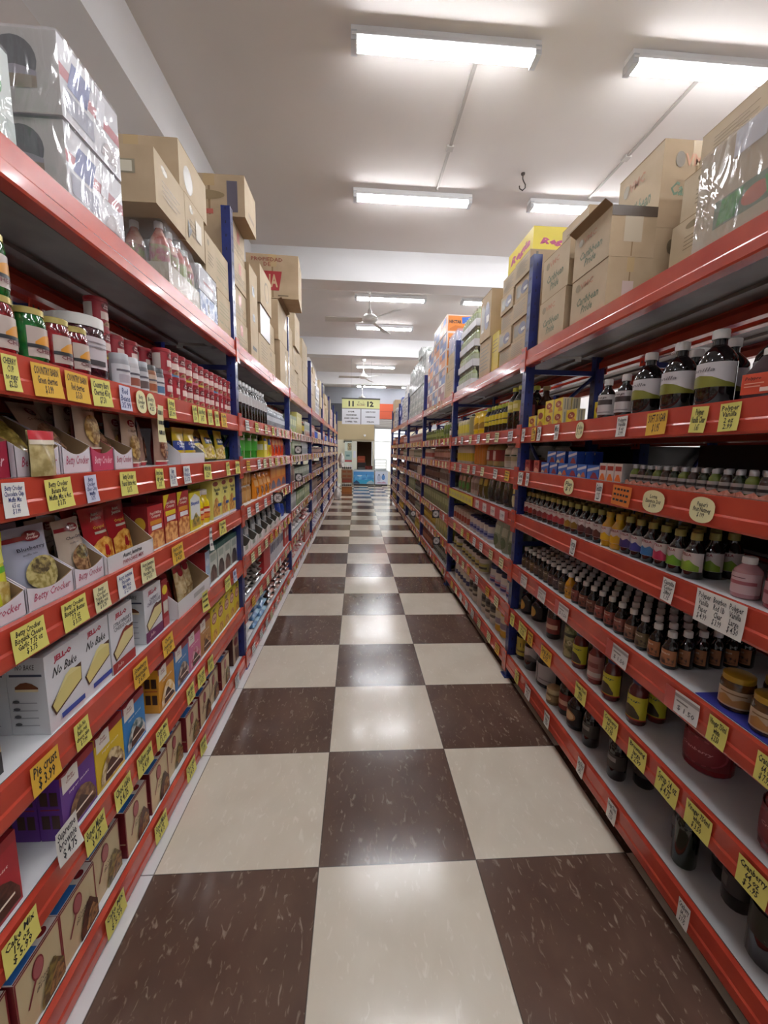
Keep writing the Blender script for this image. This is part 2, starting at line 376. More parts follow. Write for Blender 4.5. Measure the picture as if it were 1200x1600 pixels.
# ================================================================== THE SETTING
mb = MB(); mb.face([(-4.6, -4.5, 0), (5.6, -4.5, 0), (5.6, 24, 0), (-4.6, 24, 0)], floor_mat()); struct('floor', mb)
mb = MB(); mb.box(-4.6, -4.5, 4.3, 5.6, 19.6, 4.45, CEILM); struct('ceiling', mb)
for i, y in enumerate((-3.0, 1.6, 6.22, 10.85, 15.5)):
    mb = MB(); mb.box(-4.6, y, 3.885, 5.6, y + .36, 4.2995, BEAMP); struct(f'trim_{i+1}', mb)
ys = [-4.4, -3.0, 1.6, 6.22, 10.85, 15.5, 19.2]
for i in range(6):
    mb = MB(); mb.box(-1.78, ys[i] + (.361 if i else 0), 3.86, -1.47, ys[i+1] - .001, 4.2995, BEAMP); struct(f'trim_{i+6}', mb)
mb = MB(); mb.box(-4.7, -4.5, 0, -4.6, 19.6, 4.3, WHITEP); struct('wall_left', mb)
mb = MB(); mb.box(5.6, -4.5, 0, 5.7, 19.6, 4.3, WHITEP); struct('wall_right', mb)
mb = MB(); mb.box(-4.6, -4.6, 0, 5.6, -4.5, 4.3, WHITEP); struct('wall_behind', mb)
# far wall: door opening to a back room, big shop window to the right, beige bulkhead band
BEIGE = pm('#b9a884', .7); DGREY = pm('#55585c', .6); CREAMW = pm('#d9d4bd', .7)
YB = 19.2
mb = MB(); mb.box(-4.6, YB, 0, -.02, YB + .15, 2.0, CREAMW); mb.box(.71, YB, 0, .765, YB + .15, 2.0, CREAMW); mb.box(-.02, YB, 1.93, .71, YB + .15, 2.0, CREAMW)
mb.box(-4.6, YB, 2.0, .765, YB + .15, 2.82, BEIGE); GW = pm('#a9adb6', .8); mb.box(-4.6, YB, 2.82, .765, YB + .15, 4.3, GW); mb.box(.765, YB, 2.55, 5.6, YB + .15, 4.3, GW); mb.box(.765, YB, 0, 5.6, YB + .15, .55, CREAMW); mb.box(2.3, YB, .55, 5.6, YB + .15, 2.55, CREAMW)
struct('wall_back', mb)
mb = MB(); mb.box(-.62, YB - .035, 1.96, .765, YB - .002, 2.03, pm('#9a8d70', .6)); struct('trim_12', mb)
# room beyond the opening
mb = MB(); mb.box(-.6, 21.6, 0, .75, 21.7, 2.4, pm('#a78a6a', .8)); mb.box(-.62, YB + .16, 0, -.52, 21.6, 2.4, pm('#b49c7c', .8)); mb.box(.765, YB + .16, 0, .80, 21.6, 2.4, pm('#b07a5c', .8)); mb.box(-.62, YB + .16, 2.4, .80, 21.7, 2.45, WHITEP); struct('wall_room', mb)
# window: frame, mullions, clear panes, bright daylight beyond
gm, N_, L_, b_ = newm('window_glass'); b_.inputs['Transmission Weight'].default_value = 1; b_.inputs['Roughness'].default_value = 0; b_.inputs['IOR'].default_value = 1.02
mb = MB()
for x in (.765, 1.53, 2.26): mb.box(x, YB + .03, .55, x + .04, YB + .1, 2.55, pm('#d8dadb', .4))
for z in (.55, 1.93, 2.51): mb.box(.805, YB + .035, z, 2.26, YB + .095, z + .04, pm('#d8dadb', .4))
mb.box(.805, YB + .06, .59, 1.53, YB + .066, 2.51, gm); mb.box(1.57, YB + .06, .59, 2.26, YB + .066, 2.51, gm)
struct('window_1', mb)
mb = MB(); mb.box(-6, 24, -.2, 9, 24.2, 6, pm('#eef0ee', .9)); struct('wall_outside', mb)

# ------------------------------------------------------------------ ceiling lights
def light_fixture(x, y, label, unique=True):
    t = mk('ceiling_light', None, loc=(x, y, 4.3)); tag(t, label, 'light', 'fluorescent ceiling fittings')
    mb = MB(); mb.box(-.64, -.05, -.035, .64, .05, -.0005, FIX); mb.prism([(-.05, -.035), (.05, -.035), (.012, -.056), (-.012, -.056)], -.63, .63, FIX, 'x'); mk('batten', mb.mesh('batten'), t)
    mb = MB()
    for s in (-1, 1): mb.prism([(s*.049, -.0355), (s*.056, -.0355), (s*.066, -.064), (s*.061, -.066)][::s], -.635, .635, FIX, 'x')
    mk('halo_shield', mb.mesh('halo_shield'), t)  # side wings added to keep the tubes' upward glow off the ceiling
    for s in (-1, 1):
        mb = MB(); mb.tube([(-.60, s*.032, -.076), (.60, s*.032, -.076)], .0165, TUBE, 8); mk('tube', mb.mesh('tube'), t)
    for s in (-1, 1):
        mb = MB(); mb.box(min(s*.60, s*.64), -.06, -.095, max(s*.60, s*.64), .06, -.036, pm('#cfd2d6', .25)); mk('end_cap', mb.mesh('end_cap'), t)
LY = [-1.43, .27, 3.2, 4.9, 7.9, 9.7, 12.5, 14.1, 18.3]
for j, y in enumerate(LY):
    for x, nm in ((-3.2, 'beyond the left rack'), (.575, 'over the aisle'), (2.5, 'above the right rack'), (4.4, 'beyond the right rack')):
        if y == -1.43 and x in (-3.2, 4.4): continue
        light_fixture(x, y, f'twin-tube fluorescent ceiling light {nm}, {ORD[j]} from the front wall')

# conduits, hook, small screws on the ceiling
for x, y0, y1, l in ((.82, 3.35, 4.8, 'thin white cable conduit along the ceiling between the aisle lights'), (2.48, 3.3, 4.8, 'thin cable conduit on the ceiling above the right rack')):
    mb = MB(); mb.box(-.012, 0, -.014, .012, y1 - y0, 0, pm('#aaa49e', .6)); mb.box(-.03, (y1-y0)*.55, -.02, .03, (y1-y0)*.55 + .07, 0, pm('#b9b4ae', .6)); tag(mk('cable_conduit', mb.mesh('cable_conduit'), loc=(x, y0, 4.2995)), l, 'conduit')
mb = MB(); mb.tube([(0, 0, 0), (0, 0, -.05), (.012, 0, -.075), (.03, 0, -.10), (.03, 0, -.13), (.005, 0, -.155), (-.025, 0, -.14), (-.03, 0, -.115)], .006, pm('#3a332e', .5, .6)); mb.lathe([(.02, -.012), (.02, 0)], pm('#4a433e', .5), 10)
tag(mk('ceiling_hook', mb.mesh('ceiling_hook'), loc=(1.62, 4.47, 4.2995)), 'dark iron S hook hanging from the bare ceiling', 'hook')

# ------------------------------------------------------------------ ceiling fans
def fan(x, y, z, a0, label):
    t = mk('ceiling_fan', None, loc=(x, y, z)); tag(t, label, 'fan', 'white ceiling fans')
    w = pm('#d9d8d4', .35)
    mb = MB(); mb.lathe([(.05, -.11), (.075, -.07), (.075, -.02), (.06, 0)], w, 18); mk('canopy', mb.mesh('canopy'), t)
    mb = MB(); mb.lathe([(.013, -.46), (.013, -.1)], w, 10); mb.lathe([(.035, -.47), (.04, -.42), (.02, -.38)], w, 12); mk('downrod', mb.mesh('downrod'), t)
    mb = MB(); mb.lathe([(.03, -.60), (.10, -.59), (.135, -.55), (.135, -.52), (.09, -.48), (.03, -.465)], w, 24); mk('motor_housing', mb.mesh('motor_housing'), t)
    for k in range(3):
        a = a0 + k*2*PI/3; mb = MB()
        def bl(u, v, a=a):
            r = .13 + .62*v; c = (u - .5)*(.10 + .05*v); zz = -.56 - .018*v + (u - .5)*.035
            return (r*math.cos(a) - c*math.sin(a), r*math.sin(a) + c*math.cos(a), zz)
        mb.grid(bl, 2, 6, pm('#c9c6bf', .4)); mb.grid(lambda u, v: (lambda p: (p[0], p[1], p[2] - .006))(bl(1-u, v)), 2, 6, pm('#c9c6bf', .4))
        for u in (0, 1):
            mb.grid(lambda s, v, u=u: (lambda p: (p[0], p[1], p[2] - .006*s))(bl(u, v)), 1, 6, pm('#c9c6bf', .4))
        mk('blade', mb.mesh('blade'), t)
fan(.19, 7.45, 4.2995, 3.2, 'white three-blade ceiling fan over the aisle, nearest of the three')
fan(.17, 13.1, 4.2995, 3.3, 'white three-blade ceiling fan over the aisle, middle of the three')
fan(.19, 18.3, 4.2995, 2.5, 'white three-blade ceiling fan half hidden behind the aisle sign')

# ------------------------------------------------------------------ the hanging aisle sign
t = mk('aisle_sign', None, loc=(.092, 12, 0)); tag(t, 'hanging aisle sign numbered 11 and 12 over the far aisle', 'sign')
YG, WH = pm('#d9dc9a', .5), pm('#dfe3ea', .5)
mb = MB(); mb.box(-.53, -.012, 2.71, .53, .012, 2.955, YG); mb.box(-.54, -.02, 2.955, .54, .02, 2.99, pm('#4b4a45', .5))
art(mb, lambda u, v, o: (-.53 + 1.06*u, -.012 - o, 2.71 + .245*v), [('t', '11', .24, .5, .14, .62, BLK, 0, .05), ('t', '12', .75, .5, .17, .62, BLK, 0, .05), ('t', "Zoe's", .49, .56, .2, .4, pm('#6b5b4a'), .4, 0), ('r', .4, .3, .6, .335, pm('#a34c38')), ('t', 'mart', .57, .42, .1, .14, pm('#6b5b4a'), .3, 0)]); mk('header_panel', mb.mesh('header_panel'), t)
for x0, x1, lines in ((-.53, -.012, ('SUGAR', 'CAKE MIXES', 'JAMS / JELLIES', 'COFFEE / TEA')), (.012, .53, ('CAN FOODS', 'DRESSINGS', 'SYRUPS'))):
    mb = MB(); mb.box(x0, -.012, 2.27, x1, .012, 2.69, WH); n = len(lines)
    art(mb, lambda u, v, o: (x0 + (x1-x0)*u, -.012 - o, 2.27 + .42*v), [('t', s, .5, .82 - k*(.66/(n-1)), .075*len(s)*.62 + .12, .1, pm('#26282c'), 0, .04) for k, s in enumerate(lines)]); mk('list_panel', mb.mesh('list_panel'), t)
mb = MB(); mb.box(-.012, -.008, 2.27, .012, .008, 2.69, pm('#77797c')); mb.box(-.53, -.008, 2.69, .53, .008, 2.71, pm('#77797c')); mk('sign_frame', mb.mesh('sign_frame'), t)
for s in (-.28, .28):
    mb = MB(); mb.tube([(s, 0, 2.99), (s, 0, 4.2995)], .003, pm('#8a8a8a', .4), 5); mk('hanging_wire', mb.mesh('hanging_wire'), t)

# ================================================================== PALLET-STYLE SHELVING
def beam_mesh(y0, y1, sx, conn=True):
    """box beam with a stepped face; face at x=0 looking towards sx"""
    mb = MB()
    pr = [(0, 0), (0, -.052), (.004, -.058), (.004, -.088), (.001, -.095), (-.045, -.095), (-.045, -.058), (-.02, -.03), (-.018, 0)]
    pr = [(x*sx, z) for x, z in pr]
    mb.prism(pr, y0, y1, RED, 'y') if sx > 0 else mb.prism(pr[::-1], y0, y1, RED, 'y')
    if conn:
        for y, s in ((y0, 1), (y1, -1)):
            a, b = sorted((y - s*.034, y + s*.006)); xx = sorted((.002*sx, .008*sx)); mb.box(xx[0], a, -.125, xx[1], b, .022, RED)
            for z in (.0, -.05, -.10):
                zx = .0085*sx; q = [(zx, (a+b)/2 - .005, z - .009), (zx, (a+b)/2 + .005, z - .009), (zx, (a+b)/2 + .005, z + .005), (zx, (a+b)/2 - .005, z + .005)]
                mb.face(q if sx > 0 else q[::-1], pm('#3a1410', .6))
    return mb
def upright_mesh(h):
    mb = MB(); mb.box(-.0275, -.0275, 0, .0275, .0275, h, BLUE); dk = pm('#0c1028', .6)
    n = int(h/.075)
    for k in range(n):
        z = .05 + k*.075
        for sx in (-1, 1):
            mb.face([(sx*.0278, -.012*sx, z), (sx*.0278, -.004*sx, z), (sx*.0278, -.004*sx, z + .018), (sx*.0278, -.012*sx, z + .018)], dk)
            mb.face([(sx*.0278, .004*sx, z), (sx*.0278, .012*sx, z), (sx*.0278, .012*sx, z + .018), (sx*.0278, .004*sx, z + .018)], dk)
        for sy in (-1, 1):
            mb.face([(.006*sy*-1 - .004*sy*-1, sy*.0278, z), (.004*sy*-1 - .008*sy*-1, sy*.0278, z), (.004*sy*-1 - .008*sy*-1, sy*.0278, z + .016), (.006*sy*-1 - .004*sy*-1, sy*.0278, z + .016)], dk)
    mb.box(-.045, -.04, 0, .045, .04, .006, BLUE)
    return mb
def rack(label, xf, sgn, posts, levels, h, depth, skip=()):
    """sgn: direction the front faces in x (+1 for the left rack)"""
    t = mk('shelving_rack', None, loc=(xf, posts[0], 0)); tag(t, label, 'shelving')
    up = {}
    xb = -sgn*depth
    um = upright_mesh(h).mesh('upright')
    for i, y in enumerate(posts):
        yy = y - posts[0]
        for x in (-sgn*.034, xb + sgn*.034): mk('upright', um, t, (x, yy, 0))
        z = .25; k = 0
        a, b = -sgn*.062, xb + sgn*.062
        for zc in (.25, .95, 1.65, 2.06):
            mb = MB(); mb.box(min(a, b), yy - .008, zc - .015, max(a, b), yy + .008, zc + .015, BLUE); mk('cross_bar', mb.mesh('cross_bar'), t)
        for za, zb in ((.27, .93), (.97, 1.63), (1.67, 2.04)):
            mb = MB(); mb.tube([(a, yy, za), (b, yy, zb)], .012, BLUE, 6); mk('diagonal_brace', mb.mesh('diagonal_brace'), t); a, b = b, a
    bm = {}
    for i in range(len(posts) - 1):
        y0, y1 = posts[i] - posts[0] + .028, posts[i+1] - posts[0] - .028
        L = round(y1 - y0, 4)
        if L not in bm:
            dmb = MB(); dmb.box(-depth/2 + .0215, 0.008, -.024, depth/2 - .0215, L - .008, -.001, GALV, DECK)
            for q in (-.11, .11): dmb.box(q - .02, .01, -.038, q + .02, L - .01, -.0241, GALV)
            bm[L] = (beam_mesh(0, L, sgn).mesh('front_beam'), beam_mesh(0, L, -sgn).mesh('back_beam'), dmb.mesh('shelf_deck'))
        for k, z in enumerate(levels):
            mk('front_beam', bm[L][0], t, (0, y0, z)); mk('back_beam', bm[L][1], t, (xb, y0, z)); mk('shelf_deck', bm[L][2], t, (xb/2, y0, z))
    return t
DEPTH = .52
rack('long red and blue steel shelving rack along the left side of the aisle', XL, 1, LP, LZ, 3.0, DEPTH)
rack('long red and blue steel shelving rack along the right side of the aisle', XR, -1, RP, RZ, 2.74, DEPTH)
# back-to-back racks whose posts and shelves show through the gaps
rack('steel shelving rack standing behind the left rack', XL - DEPTH - .06 - DEPTH, -1, [.2, 1.93, 4.1, 6.3, 8.5], LZ, 3.0, DEPTH)
rack('steel shelving rack standing behind the right rack', XR + DEPTH + .06 + DEPTH, 1, [.3, 2.35, 4.4, 6.5, 8.6], RZ, 2.74, DEPTH)

# ------------------------------------------------------------------ price tags
TL = {6: [(1.006, .043, 'y'), (1.116, .098, 'o'), (1.228, .094, 'o'), (1.337, .094, 'y'), (1.465, .064, 'l'), (1.567, .066, 'c'), (1.64, .062, 'c'), (1.812, .065, 'y'), (2.062, .054, 'y'), (2.152, .098, 'y'), (2.268, .066, 'y'), (2.372, .062, 'y'), (2.492, .092, 'o')], 5: [(.977, .063, 'w'), (1.12, .095, 'y'), (1.25, .053, 'l'), (1.448, .098, 'y'), (1.671, .063, 'y'), (1.789, .061, 'w'), (1.933, .071, 'w'), (2.196, .101, 'y'), (2.534, .061, 'y'), (2.72, .09, 'y')], 4: [(.975, .1, 'y'), (1.135, .098, 'y'), (1.255, .072, 'c'), (1.388, .096, 'w'), (1.537, .099, 'c'), (1.794, .109, 'o'), (2.395, .114, 'y')], 3: [(.978, .092, 'o'), (1.117, .061, 'y'), (1.438, .097, 'o'), (1.655, .093, 'o'), (2.446, .099, 'y'), (2.595, .069, 'l')], 2: [(.855, .099, 'y'), (1.132, .094, 'y'), (1.28, .095, 'y'), (1.423, .106, 'y'), (1.56, .098, 'y'), (1.844, .082, 'y'), (1.98, .094, 'y'), (2.111, .077, 'y')], 1: [(1.188, .103, 'y'), (1.502, .098, 'y'), (1.805, .099, 'y'), (1.96, .079, 'y'), (2.562, .086, 'w')]}
TR = {6: [(2.57, .051, 'w'), (2.426, .06, 'o'), (2.353, .051, 'w'), (2.141, .049, 'w'), (1.913, .067, 'c'), (1.601, .064, 'w'), (1.409, .099, 'o'), (1.228, .062, 'y'), (1.122, .066, 'y')], 5: [(2.57, .076, 'w'), (2.473, .048, 'w'), (1.971, .093, 'c'), (1.713, .048, 'w'), (1.56, .116, 'a'), (1.381, .108, 'c'), (1.173, .092, 'c')], 4: [(1.884, .048, 'w'), (1.266, .054, 'w'), (1.069, .165, 'w')], 3: [(2.438, .13, 's'), (2.186, .132, 's'), (1.94, .139, 's'), (1.487, .135, 's'), (1.153, .137, 's'), (1.02, .064, 'y'), (.873, .06, 'y')], 2: [(2.548, .068, 'y'), (2.388, .121, 'y'), (2.272, .074, 'o'), (2.062, .124, 'o'), (1.706, .094, 'y'), (1.479, .095, 'y'), (1.316, .098, 'y'), (1.167, .098, 'y'), (1.039, .095, 'y'), (.863, .087, 'y')], 1: [(2.424, .064, 'y'), (2.252, .076, 'w'), (1.997, .061, 'w'), (1.652, .055, 'w'), (1.415, .059, 'w'), (1.041, .046, 'w')]}
WORDS = {('L', 6): ['CHERRY\nCUP\nno sugar\n$2.25', 'COUNTRY BARN\nGreen cherries\n$ 3.99', 'COUNTRY BARN\nRed cherries\n$ 5.50', 'Country Barn\nCherries 453g\n$7.50', 'Red\nBeans\n35.99', 'Betty\nCrocker\n4.45', 'Betty\nvan\n4.25', 'Icing\nchoc\n$5.99'],
  ('L', 5): ['Betty Crocker\nChocolate Chip\nMuffin Mix\n6.5 oz\n$ 3.99', 'Betty Crocker\nBanana Nut\nMuffin Mix 6.4oz\n$ 3.75', 'Betty\nCrocker\nChoc Chip\nMuffin\n3.75', 'Betty Crocker\nPeanut Butter 4oz\n$ 3.75', 'Betty Crocker\nSugar Cookie\n$ 3.75', 'Betty\nDble Choc\n$ 3.75', 'Betty\nWalnut\n$ 3.75', 'Muffin Mix\n$ 2.99'],
  ('L', 4): ['Betty Crocker\nBisquick Cheese\nGarlic 7.75 oz\n$ 3.75', 'Betty Crocker\nBisquick Butter\n7.7 oz\n$ 3.75', 'Betty\nCrocker\nTriple Berry\nMuffin mix\n$ 3.75', 'Aunt Jemima\nPancake\nMix 4oz\n$ 2.99', 'Aunt Jemima\nOriginal\nPancake 1lb\n$ 4.15', 'Aunt Jem.\nPancake\n$ 4.20', 'Pancake\nMix\n$ 5.15'],
  ('L', 3): ['Pie crust\n$ 3.99', 'Jello No\nBake real\ncheese cake\n$ 7.99', 'Strawberry\ncheesecake\n$ 6.99', 'Cherry\ncheesecake\n$ 6.99', 'Brownie\n$ 4.99', 'Mix\n4.99'],
  ('R', 6): ['Soy\n1.99', 'Tea\n2.25', 'Dip\n1.95', 'Mix\n.99', 'Dulce\n$ 1.10', 'Polypro\nVanilla\n8 oz\n3.99', 'SOFT SUGAR\n$ 1.95', 'Polyper\nVanilla Clear\n1.65', 'Polyper\nVanilla\n2 oz\n2.99'],
  ('R', 5): ['Gel\n.99', 'Gel\n.99', 'Flan\n$ 1', 'Gelatin\n2.25', '', 'Lorna\nEssence 2oz\n$ 199', "Pepper's\nFruit Nutmeg\n$ 199"],
  ('R', 4): ['Syrup\n3.25', 'Castilla\nColor\n28ml\n1.15', 'x3']}
TCOL = {'y': '#d8cf6c', 'o': '#d9aa38', 'w': '#dcdad4', 'l': '#c9c9da', 'c': '#ddd5a4', 'a': '#d9782a', 's': '#d9d6d3'}
TNAME = {'y': 'yellow', 'o': 'amber', 'w': 'white', 'l': 'pale lilac', 'c': 'cream', 'a': 'orange', 's': 'white laminated'}
INK = pm('#1a1a22', .6); INKB = pm('#25326e', .6)
def tag_mesh(w, h, c, text, ink=INK, oval=False, curl=.006):
    mb = MB(); m = pm(TCOL[c], .75 if c != 's' else .25)
    f = lambda u, v, o: ((u - .5)*w, -.0012 - o - curl*(1 - v)**2 * (.5 + .5*u), -h/2 + h*v)
    if oval: mb.grid(lambda u, v: f(.5 - .5*math.cos(PI*u), .5 + (v-.5)*math.sin(PI*u)**.6, 0), 12, 2, m)
    else: mb.grid(lambda u, v: f(u, v, 0), 4, 4, m)
    if text == 'x3':
        art(mb, f, [('t', s, .18 + .32*k, .5, .26, .84, ink, .1, .012) for k, s in enumerate(('Polyper\nVanilla\nPaper\n$ 4.99', 'Bourbon\nRed 1lb\nClear\n$ 3.99', 'Polyper\nVanilla\nLarge\n$ 4.50'))])
    elif text == 'x2':
        art(mb, f, [('r', 0, 0, .3, 1, '#b85048'), ('r', .3, .74, 1, .9, '#9a9290'), ('r', .36, .55, .7, .62, '#77706e'), ('t', '$ 1.50', .66, .3, .5, .26, '#3a3638', 0, .01)])
    elif text:
        n = text.count('\n') + 1
        art(mb, f, [('t', text, .5, .5, .84 if not oval else .7, .84 if not oval else .62, ink, .15, .02)])
    else:
        rn = random.Random(int(w*1e5)); its = []
        for k in range(3):
            y = .8 - .27*k; x = .1
            while x < .8:
                d = rn.uniform(.08, .2); its.append(('r', x, y - .05, min(.9, x + d), y + .06, ink)); x += d + .06
        art(mb, f, its, step=.0003)
    return mb.mesh('price_tag')
def put_tag(side, lev, y, w, me, label, group=None, dz=-.047, tilt=0):
    q = .009 if min(abs(y - t_) for t_ in (LP if side == 'L' else RP)) < .125 else .0045; x = XL + q if side == 'L' else XR - q; z = (LZ if side == 'L' else RZ)[lev-1] + dz
    o = mk('price_tag', me, None, (x, y, z), 0, (tilt, random.uniform(-.05, .05), rot_of(side))); o.rotation_mode = 'XYZ'
    tag(o, label, 'price tag', group); return o
for side, T in (('L', TL), ('R', TR)):
    for lev, items in T.items():
        ws = WORDS.get((side, lev), [])
        cols = [c for _, _, c in items]
        order = sorted(range(len(items)), key=lambda i: items[i][0])
        for rank, i in enumerate(order):
            y, w, c = items[i]
            text = ws[i] if i < len(ws) else ('x2' if c == 's' else (['Cake Mix\n15 oz\n$ 5.99', 'Super Moist\n$ 4.75', 'Choc cake\n$ 4.75', 'Yellow cake\n$ 4.99'] if side == 'L' else ['Cranberry\n64 oz\n$ 7.95', 'Vinegar 750ml\nwhite\n$ 3.50', 'Syrup 24 oz\n$ 4.75', 'Browning\nlarge\n$ 2.99'])[rank % 4])
            oval = c == 'c' and side == 'R' or (c == 'c' and lev == 6)
            h = .078 if c != 's' else .07
            if c == 'w' and w > .15: h = .1
            lb = f"{TNAME[c]} {'oval ' if oval else ''}handwritten price tag, {ORD[rank]} from near end on the {where(side, lev)} edge"
            put_tag(side, lev, y, w, tag_mesh(w, h, c, text, INKB if (c in 'wl' and side == 'L') else INK, oval), lb, 'price tags on the near bays')
# odd ones: a strip dangling below, a folded note, a standing ticket
for side, lev, y, w, h, dz, c, lb in (('L', 6, 1.70, .045, .14, -.115, 'c', 'long cream paper strip dangling below the second left shelf'), ('L', 4, 2.19, .035, .12, -.07, 'w', 'narrow white paper strip curling off the fourth left shelf'), ('L', 3, 2.07, .075, .10, -.015, 'y', 'yellow folded note hanging off the white cookie mix tray'), ('L', 2, 1.02, .08, .10, .05, 'w', 'white ticket standing up on the sixth left shelf edge')):
    put_tag(side, lev, y, w, tag_mesh(w, h, c, '' if lev != 2 else 'Supreme\nbrownie\n$ 4.75', INK, False, .02), lb, None, dz, .08)
# far bays: shared ticket designs
FT = [tag_mesh(.09, .07, c, '', INK) for c in ('y', 'w', 'c', 'o', 's')]
nfar = 0
stuffmb = MB()
for side, posts, Z in (('L', LP, LZ), ('R', RP, RZ)):
    for b in range(2, len(posts)):
        y0, y1 = posts[b-1] + .13, posts[b] - .11
        for lev in range(1, 7):
            if side == 'R' and b == 2 and lev == 4: continue
            y = y0 + random.uniform(0, .1); step = .19 if b == 2 else .16
            while y < y1:
                k = random.choice((0, 1, 1, 2, 2, 3) if side == 'L' else (1, 2, 2, 4, 3, 0))
                if b <= 4 and nfar < 205:
                    lb = f"small paper price tag on the {where(side, lev)} edge, {ORD[b-1]} bay"
                    put_tag(side, lev, y, .09, FT[k], lb, lb); nfar += 1
                else:
                    x = XL + .0055 if side == 'L' else XR - .0055; z = Z[lev-1] - .045; s = 1 if side == 'L' else -1
                    q = [(x, y - s*.045, z - .035), (x, y + s*.045, z - .035), (x, y + s*.045, z + .035), (x, y - s*.045, z + .035)]; stuffmb.face(q, TCOL['ywcos'[k]])
                y += step + random.uniform(0, .14)
tag(mk('price_tag', stuffmb.mesh('price_tag')), 'tiny paper price tags along the farthest shelf edges of both racks', 'price tag', None, 'stuff')

# ================================================================== GOODS: LEFT RACK, NEAR BAY
MAR, CRM, REDP, YEL = '#7d1f26', '#cdbb93', '#a5222c', '#e3c428'
def spoon(cx=.5, cy=.78, rx=.26, ry=.1): return [('e', cx, cy, rx, ry, MAR), ('t', 'Betty\nCrocker', cx, cy, rx*1.3, ry*1.2, '#e8d8cc', .3, .02)]
def cake_box(desc, front, pic, h=.19, w=.148, d=.062, topc='#8a1f27', sidec=None, pic2='#3b2117'):
    return carton('cake_mix_box', 'box', desc, w, d, h, topc, cs=sidec or front, cf=front,
      front=[('r', .0, .86, 1, 1, topc), ('h', .05, .5, .7, [.98, .96, .99, 1.0, .98], '#e6e2da'), ('r', .12, .74, .44, .96, '#e6e2da'), ('t', 'Betty\nCrocker', .28, .87, .26, .1, '#8a1f27', .3, .015), ('t', 'super moist', .5, .64, .6, .05, '#f2efe6', .2, .01), ('h', .1, .95, .06, [.2, .4, .5, .54, .5, .42, .22], pic), ('h', .25, .9, .08, [.16, .34, .4, .3, .2, .12], pic2), ('r', .3, .2, .85, .23, '#efe6d4')],
      top=[('r', .12, .2, .4, .8, '#d8d4cf'), ('r', .15, .3, .36, .7, '#6d6a6a')],
      side=[('r', .1, .5, .9, .52, topc), ('r', .12, .2, .45, .42, pic2), ('r', .55, .2, .88, .42, pic2), ('r', .12, .58, .45, .8, pic2), ('r', .55, .58, .88, .8, pic2)])
def cookie_box(desc, pic, w=.15, h=.182):
    return carton('cookie_mix_box', 'box', desc, w, .04, h, '#6d1c22', cf=CRM, ct='#d9d6cf', cs='#6a1b22',
      front=[('r', 0, 0, .03, 1, MAR), ('r', .97, 0, 1, 1, MAR), ('r', 0, .97, 1, 1, MAR), ('e', .46, .74, .13, .17, MAR), ('e', .46, .74, .11, .14, '#a85a5c'), ('q', [(.18, .36), (.21, .34), (.42, .62), (.38, .64)], MAR), ('t', 'Cookie\nBrownie', .62, .47, .5, .13, '#5a4a3a', .3, .01), ('h', .45, 1, 0, [.12, .36, .5, .55, .42, .3], pic), ('h', .62, .98, .04, [.1, .3, .36, .2], 'n:#3a2218:#a07a4a:60')],
      top=[('r', .02, .15, .55, .85, '#2f6fb8'), ('e', .75, .5, .1, .3, MAR), ('r', 0, 0, 1, .08, MAR)], side=[('r', .1, .3, .9, .32, '#c9b28a')])
CK = [cookie_box('cream cookie mix box with dark brownie picture', 'n:#2e1a12:#4a2a1a:50'), cookie_box('cream cookie mix box with pale bar picture', 'n:#8b7d3a:#4a3a20:50'), cookie_box('cream cookie mix box with chocolate bar picture', 'n:#3a2018:#6a4028:40')]
y = .70
for i, w_ in enumerate((.15, .15, .14, .155, .17, .17, .165, .17, .16, .17, .17, .15)):
    p = CK[(0, 1, 0, 1, 2, 0, 1, 1, 0, 2, 1, 0)[i]]
    for r in range(2):
        if i == 11: continue
        at('L', p, 1, y + w_/2, lab('cream cookie mix box' + (' with upright blue top stripe' if False else ''), 'L', 1, 'front row' if r == 0 else 'second row'), .005 + .045*r + (.0 if i % 3 else .012), 0, 'cookie mix boxes on the bottom left shelf')
    y += w_ + .006
p = carton('cookie_mix_box', 'box', '', .13, .07, .20, '#5a1f20', cf='#b7a184', ct='#4d2420', cs='#4b2623', front=[('e', .5, .74, .3, .14, MAR), ('h', .35, .6, .05, [.5, .55, .5], '#46231a'), ('h', .7, .9, .05, [.45, .5, .45], '#46231a')])
at('L', p, 1, 2.72, 'tall maroon and tan cookie mix box beside the blue post, bottom left shelf', .02)
# sixth shelf: cake mixes
cb = {k: cake_box(*a) for k, a in dict(
  red=('red moist cake mix box with yellow band', '#9c1f2b', 'n:#3a1d18:#5a3328:60'), purple=('purple chocolate cake mix box', '#5a2a86', 'n:#5b3a28:#8a6a48:70'),
  yellow=('yellow cake mix box with layered cake picture', '#d9b92a', 'n:#8a6a3a:#d8c9a0:40'), blue=('sky blue cake mix box with teal cake picture', '#2f7fc0', 'n:#1f4f54:#d0d4d0:30'),
  orange=('orange cake mix box with dripping icing picture', '#c98a24', 'n:#d8b060:#efe4cc:30'), blue2=('blue cake mix box with chocolate slice picture', '#3a78b4', 'n:#2e2220:#c9b8a8:30'),
  pink=('pink cake mix box with strawberry cake picture', '#c86a94', 'n:#b03a5a:#e0b8c4:30'), tan=('tan cake mix box with caramel picture', '#b8854a', 'n:#7a4a26:#c99a5a:40')).items()}
def deep(k, y, n, lv=2, back=.008, extra='', nm=None):
    for r in range(n): at('L', cb[k], lv, y, cb[k].desc + (', at the front' if r == 0 else f', {ORD[r]} from the front') + extra, back + r*.0635, rz=random.uniform(-.02, .02))
deep('red', .84, 2); deep('purple', 1.135, 3); deep('yellow', 1.289, 2); deep('blue', 1.44, 2); deep('orange', 1.70, 3); deep('blue2', 1.856, 2); deep('pink', 2.008, 2); deep('tan', 2.16, 1)
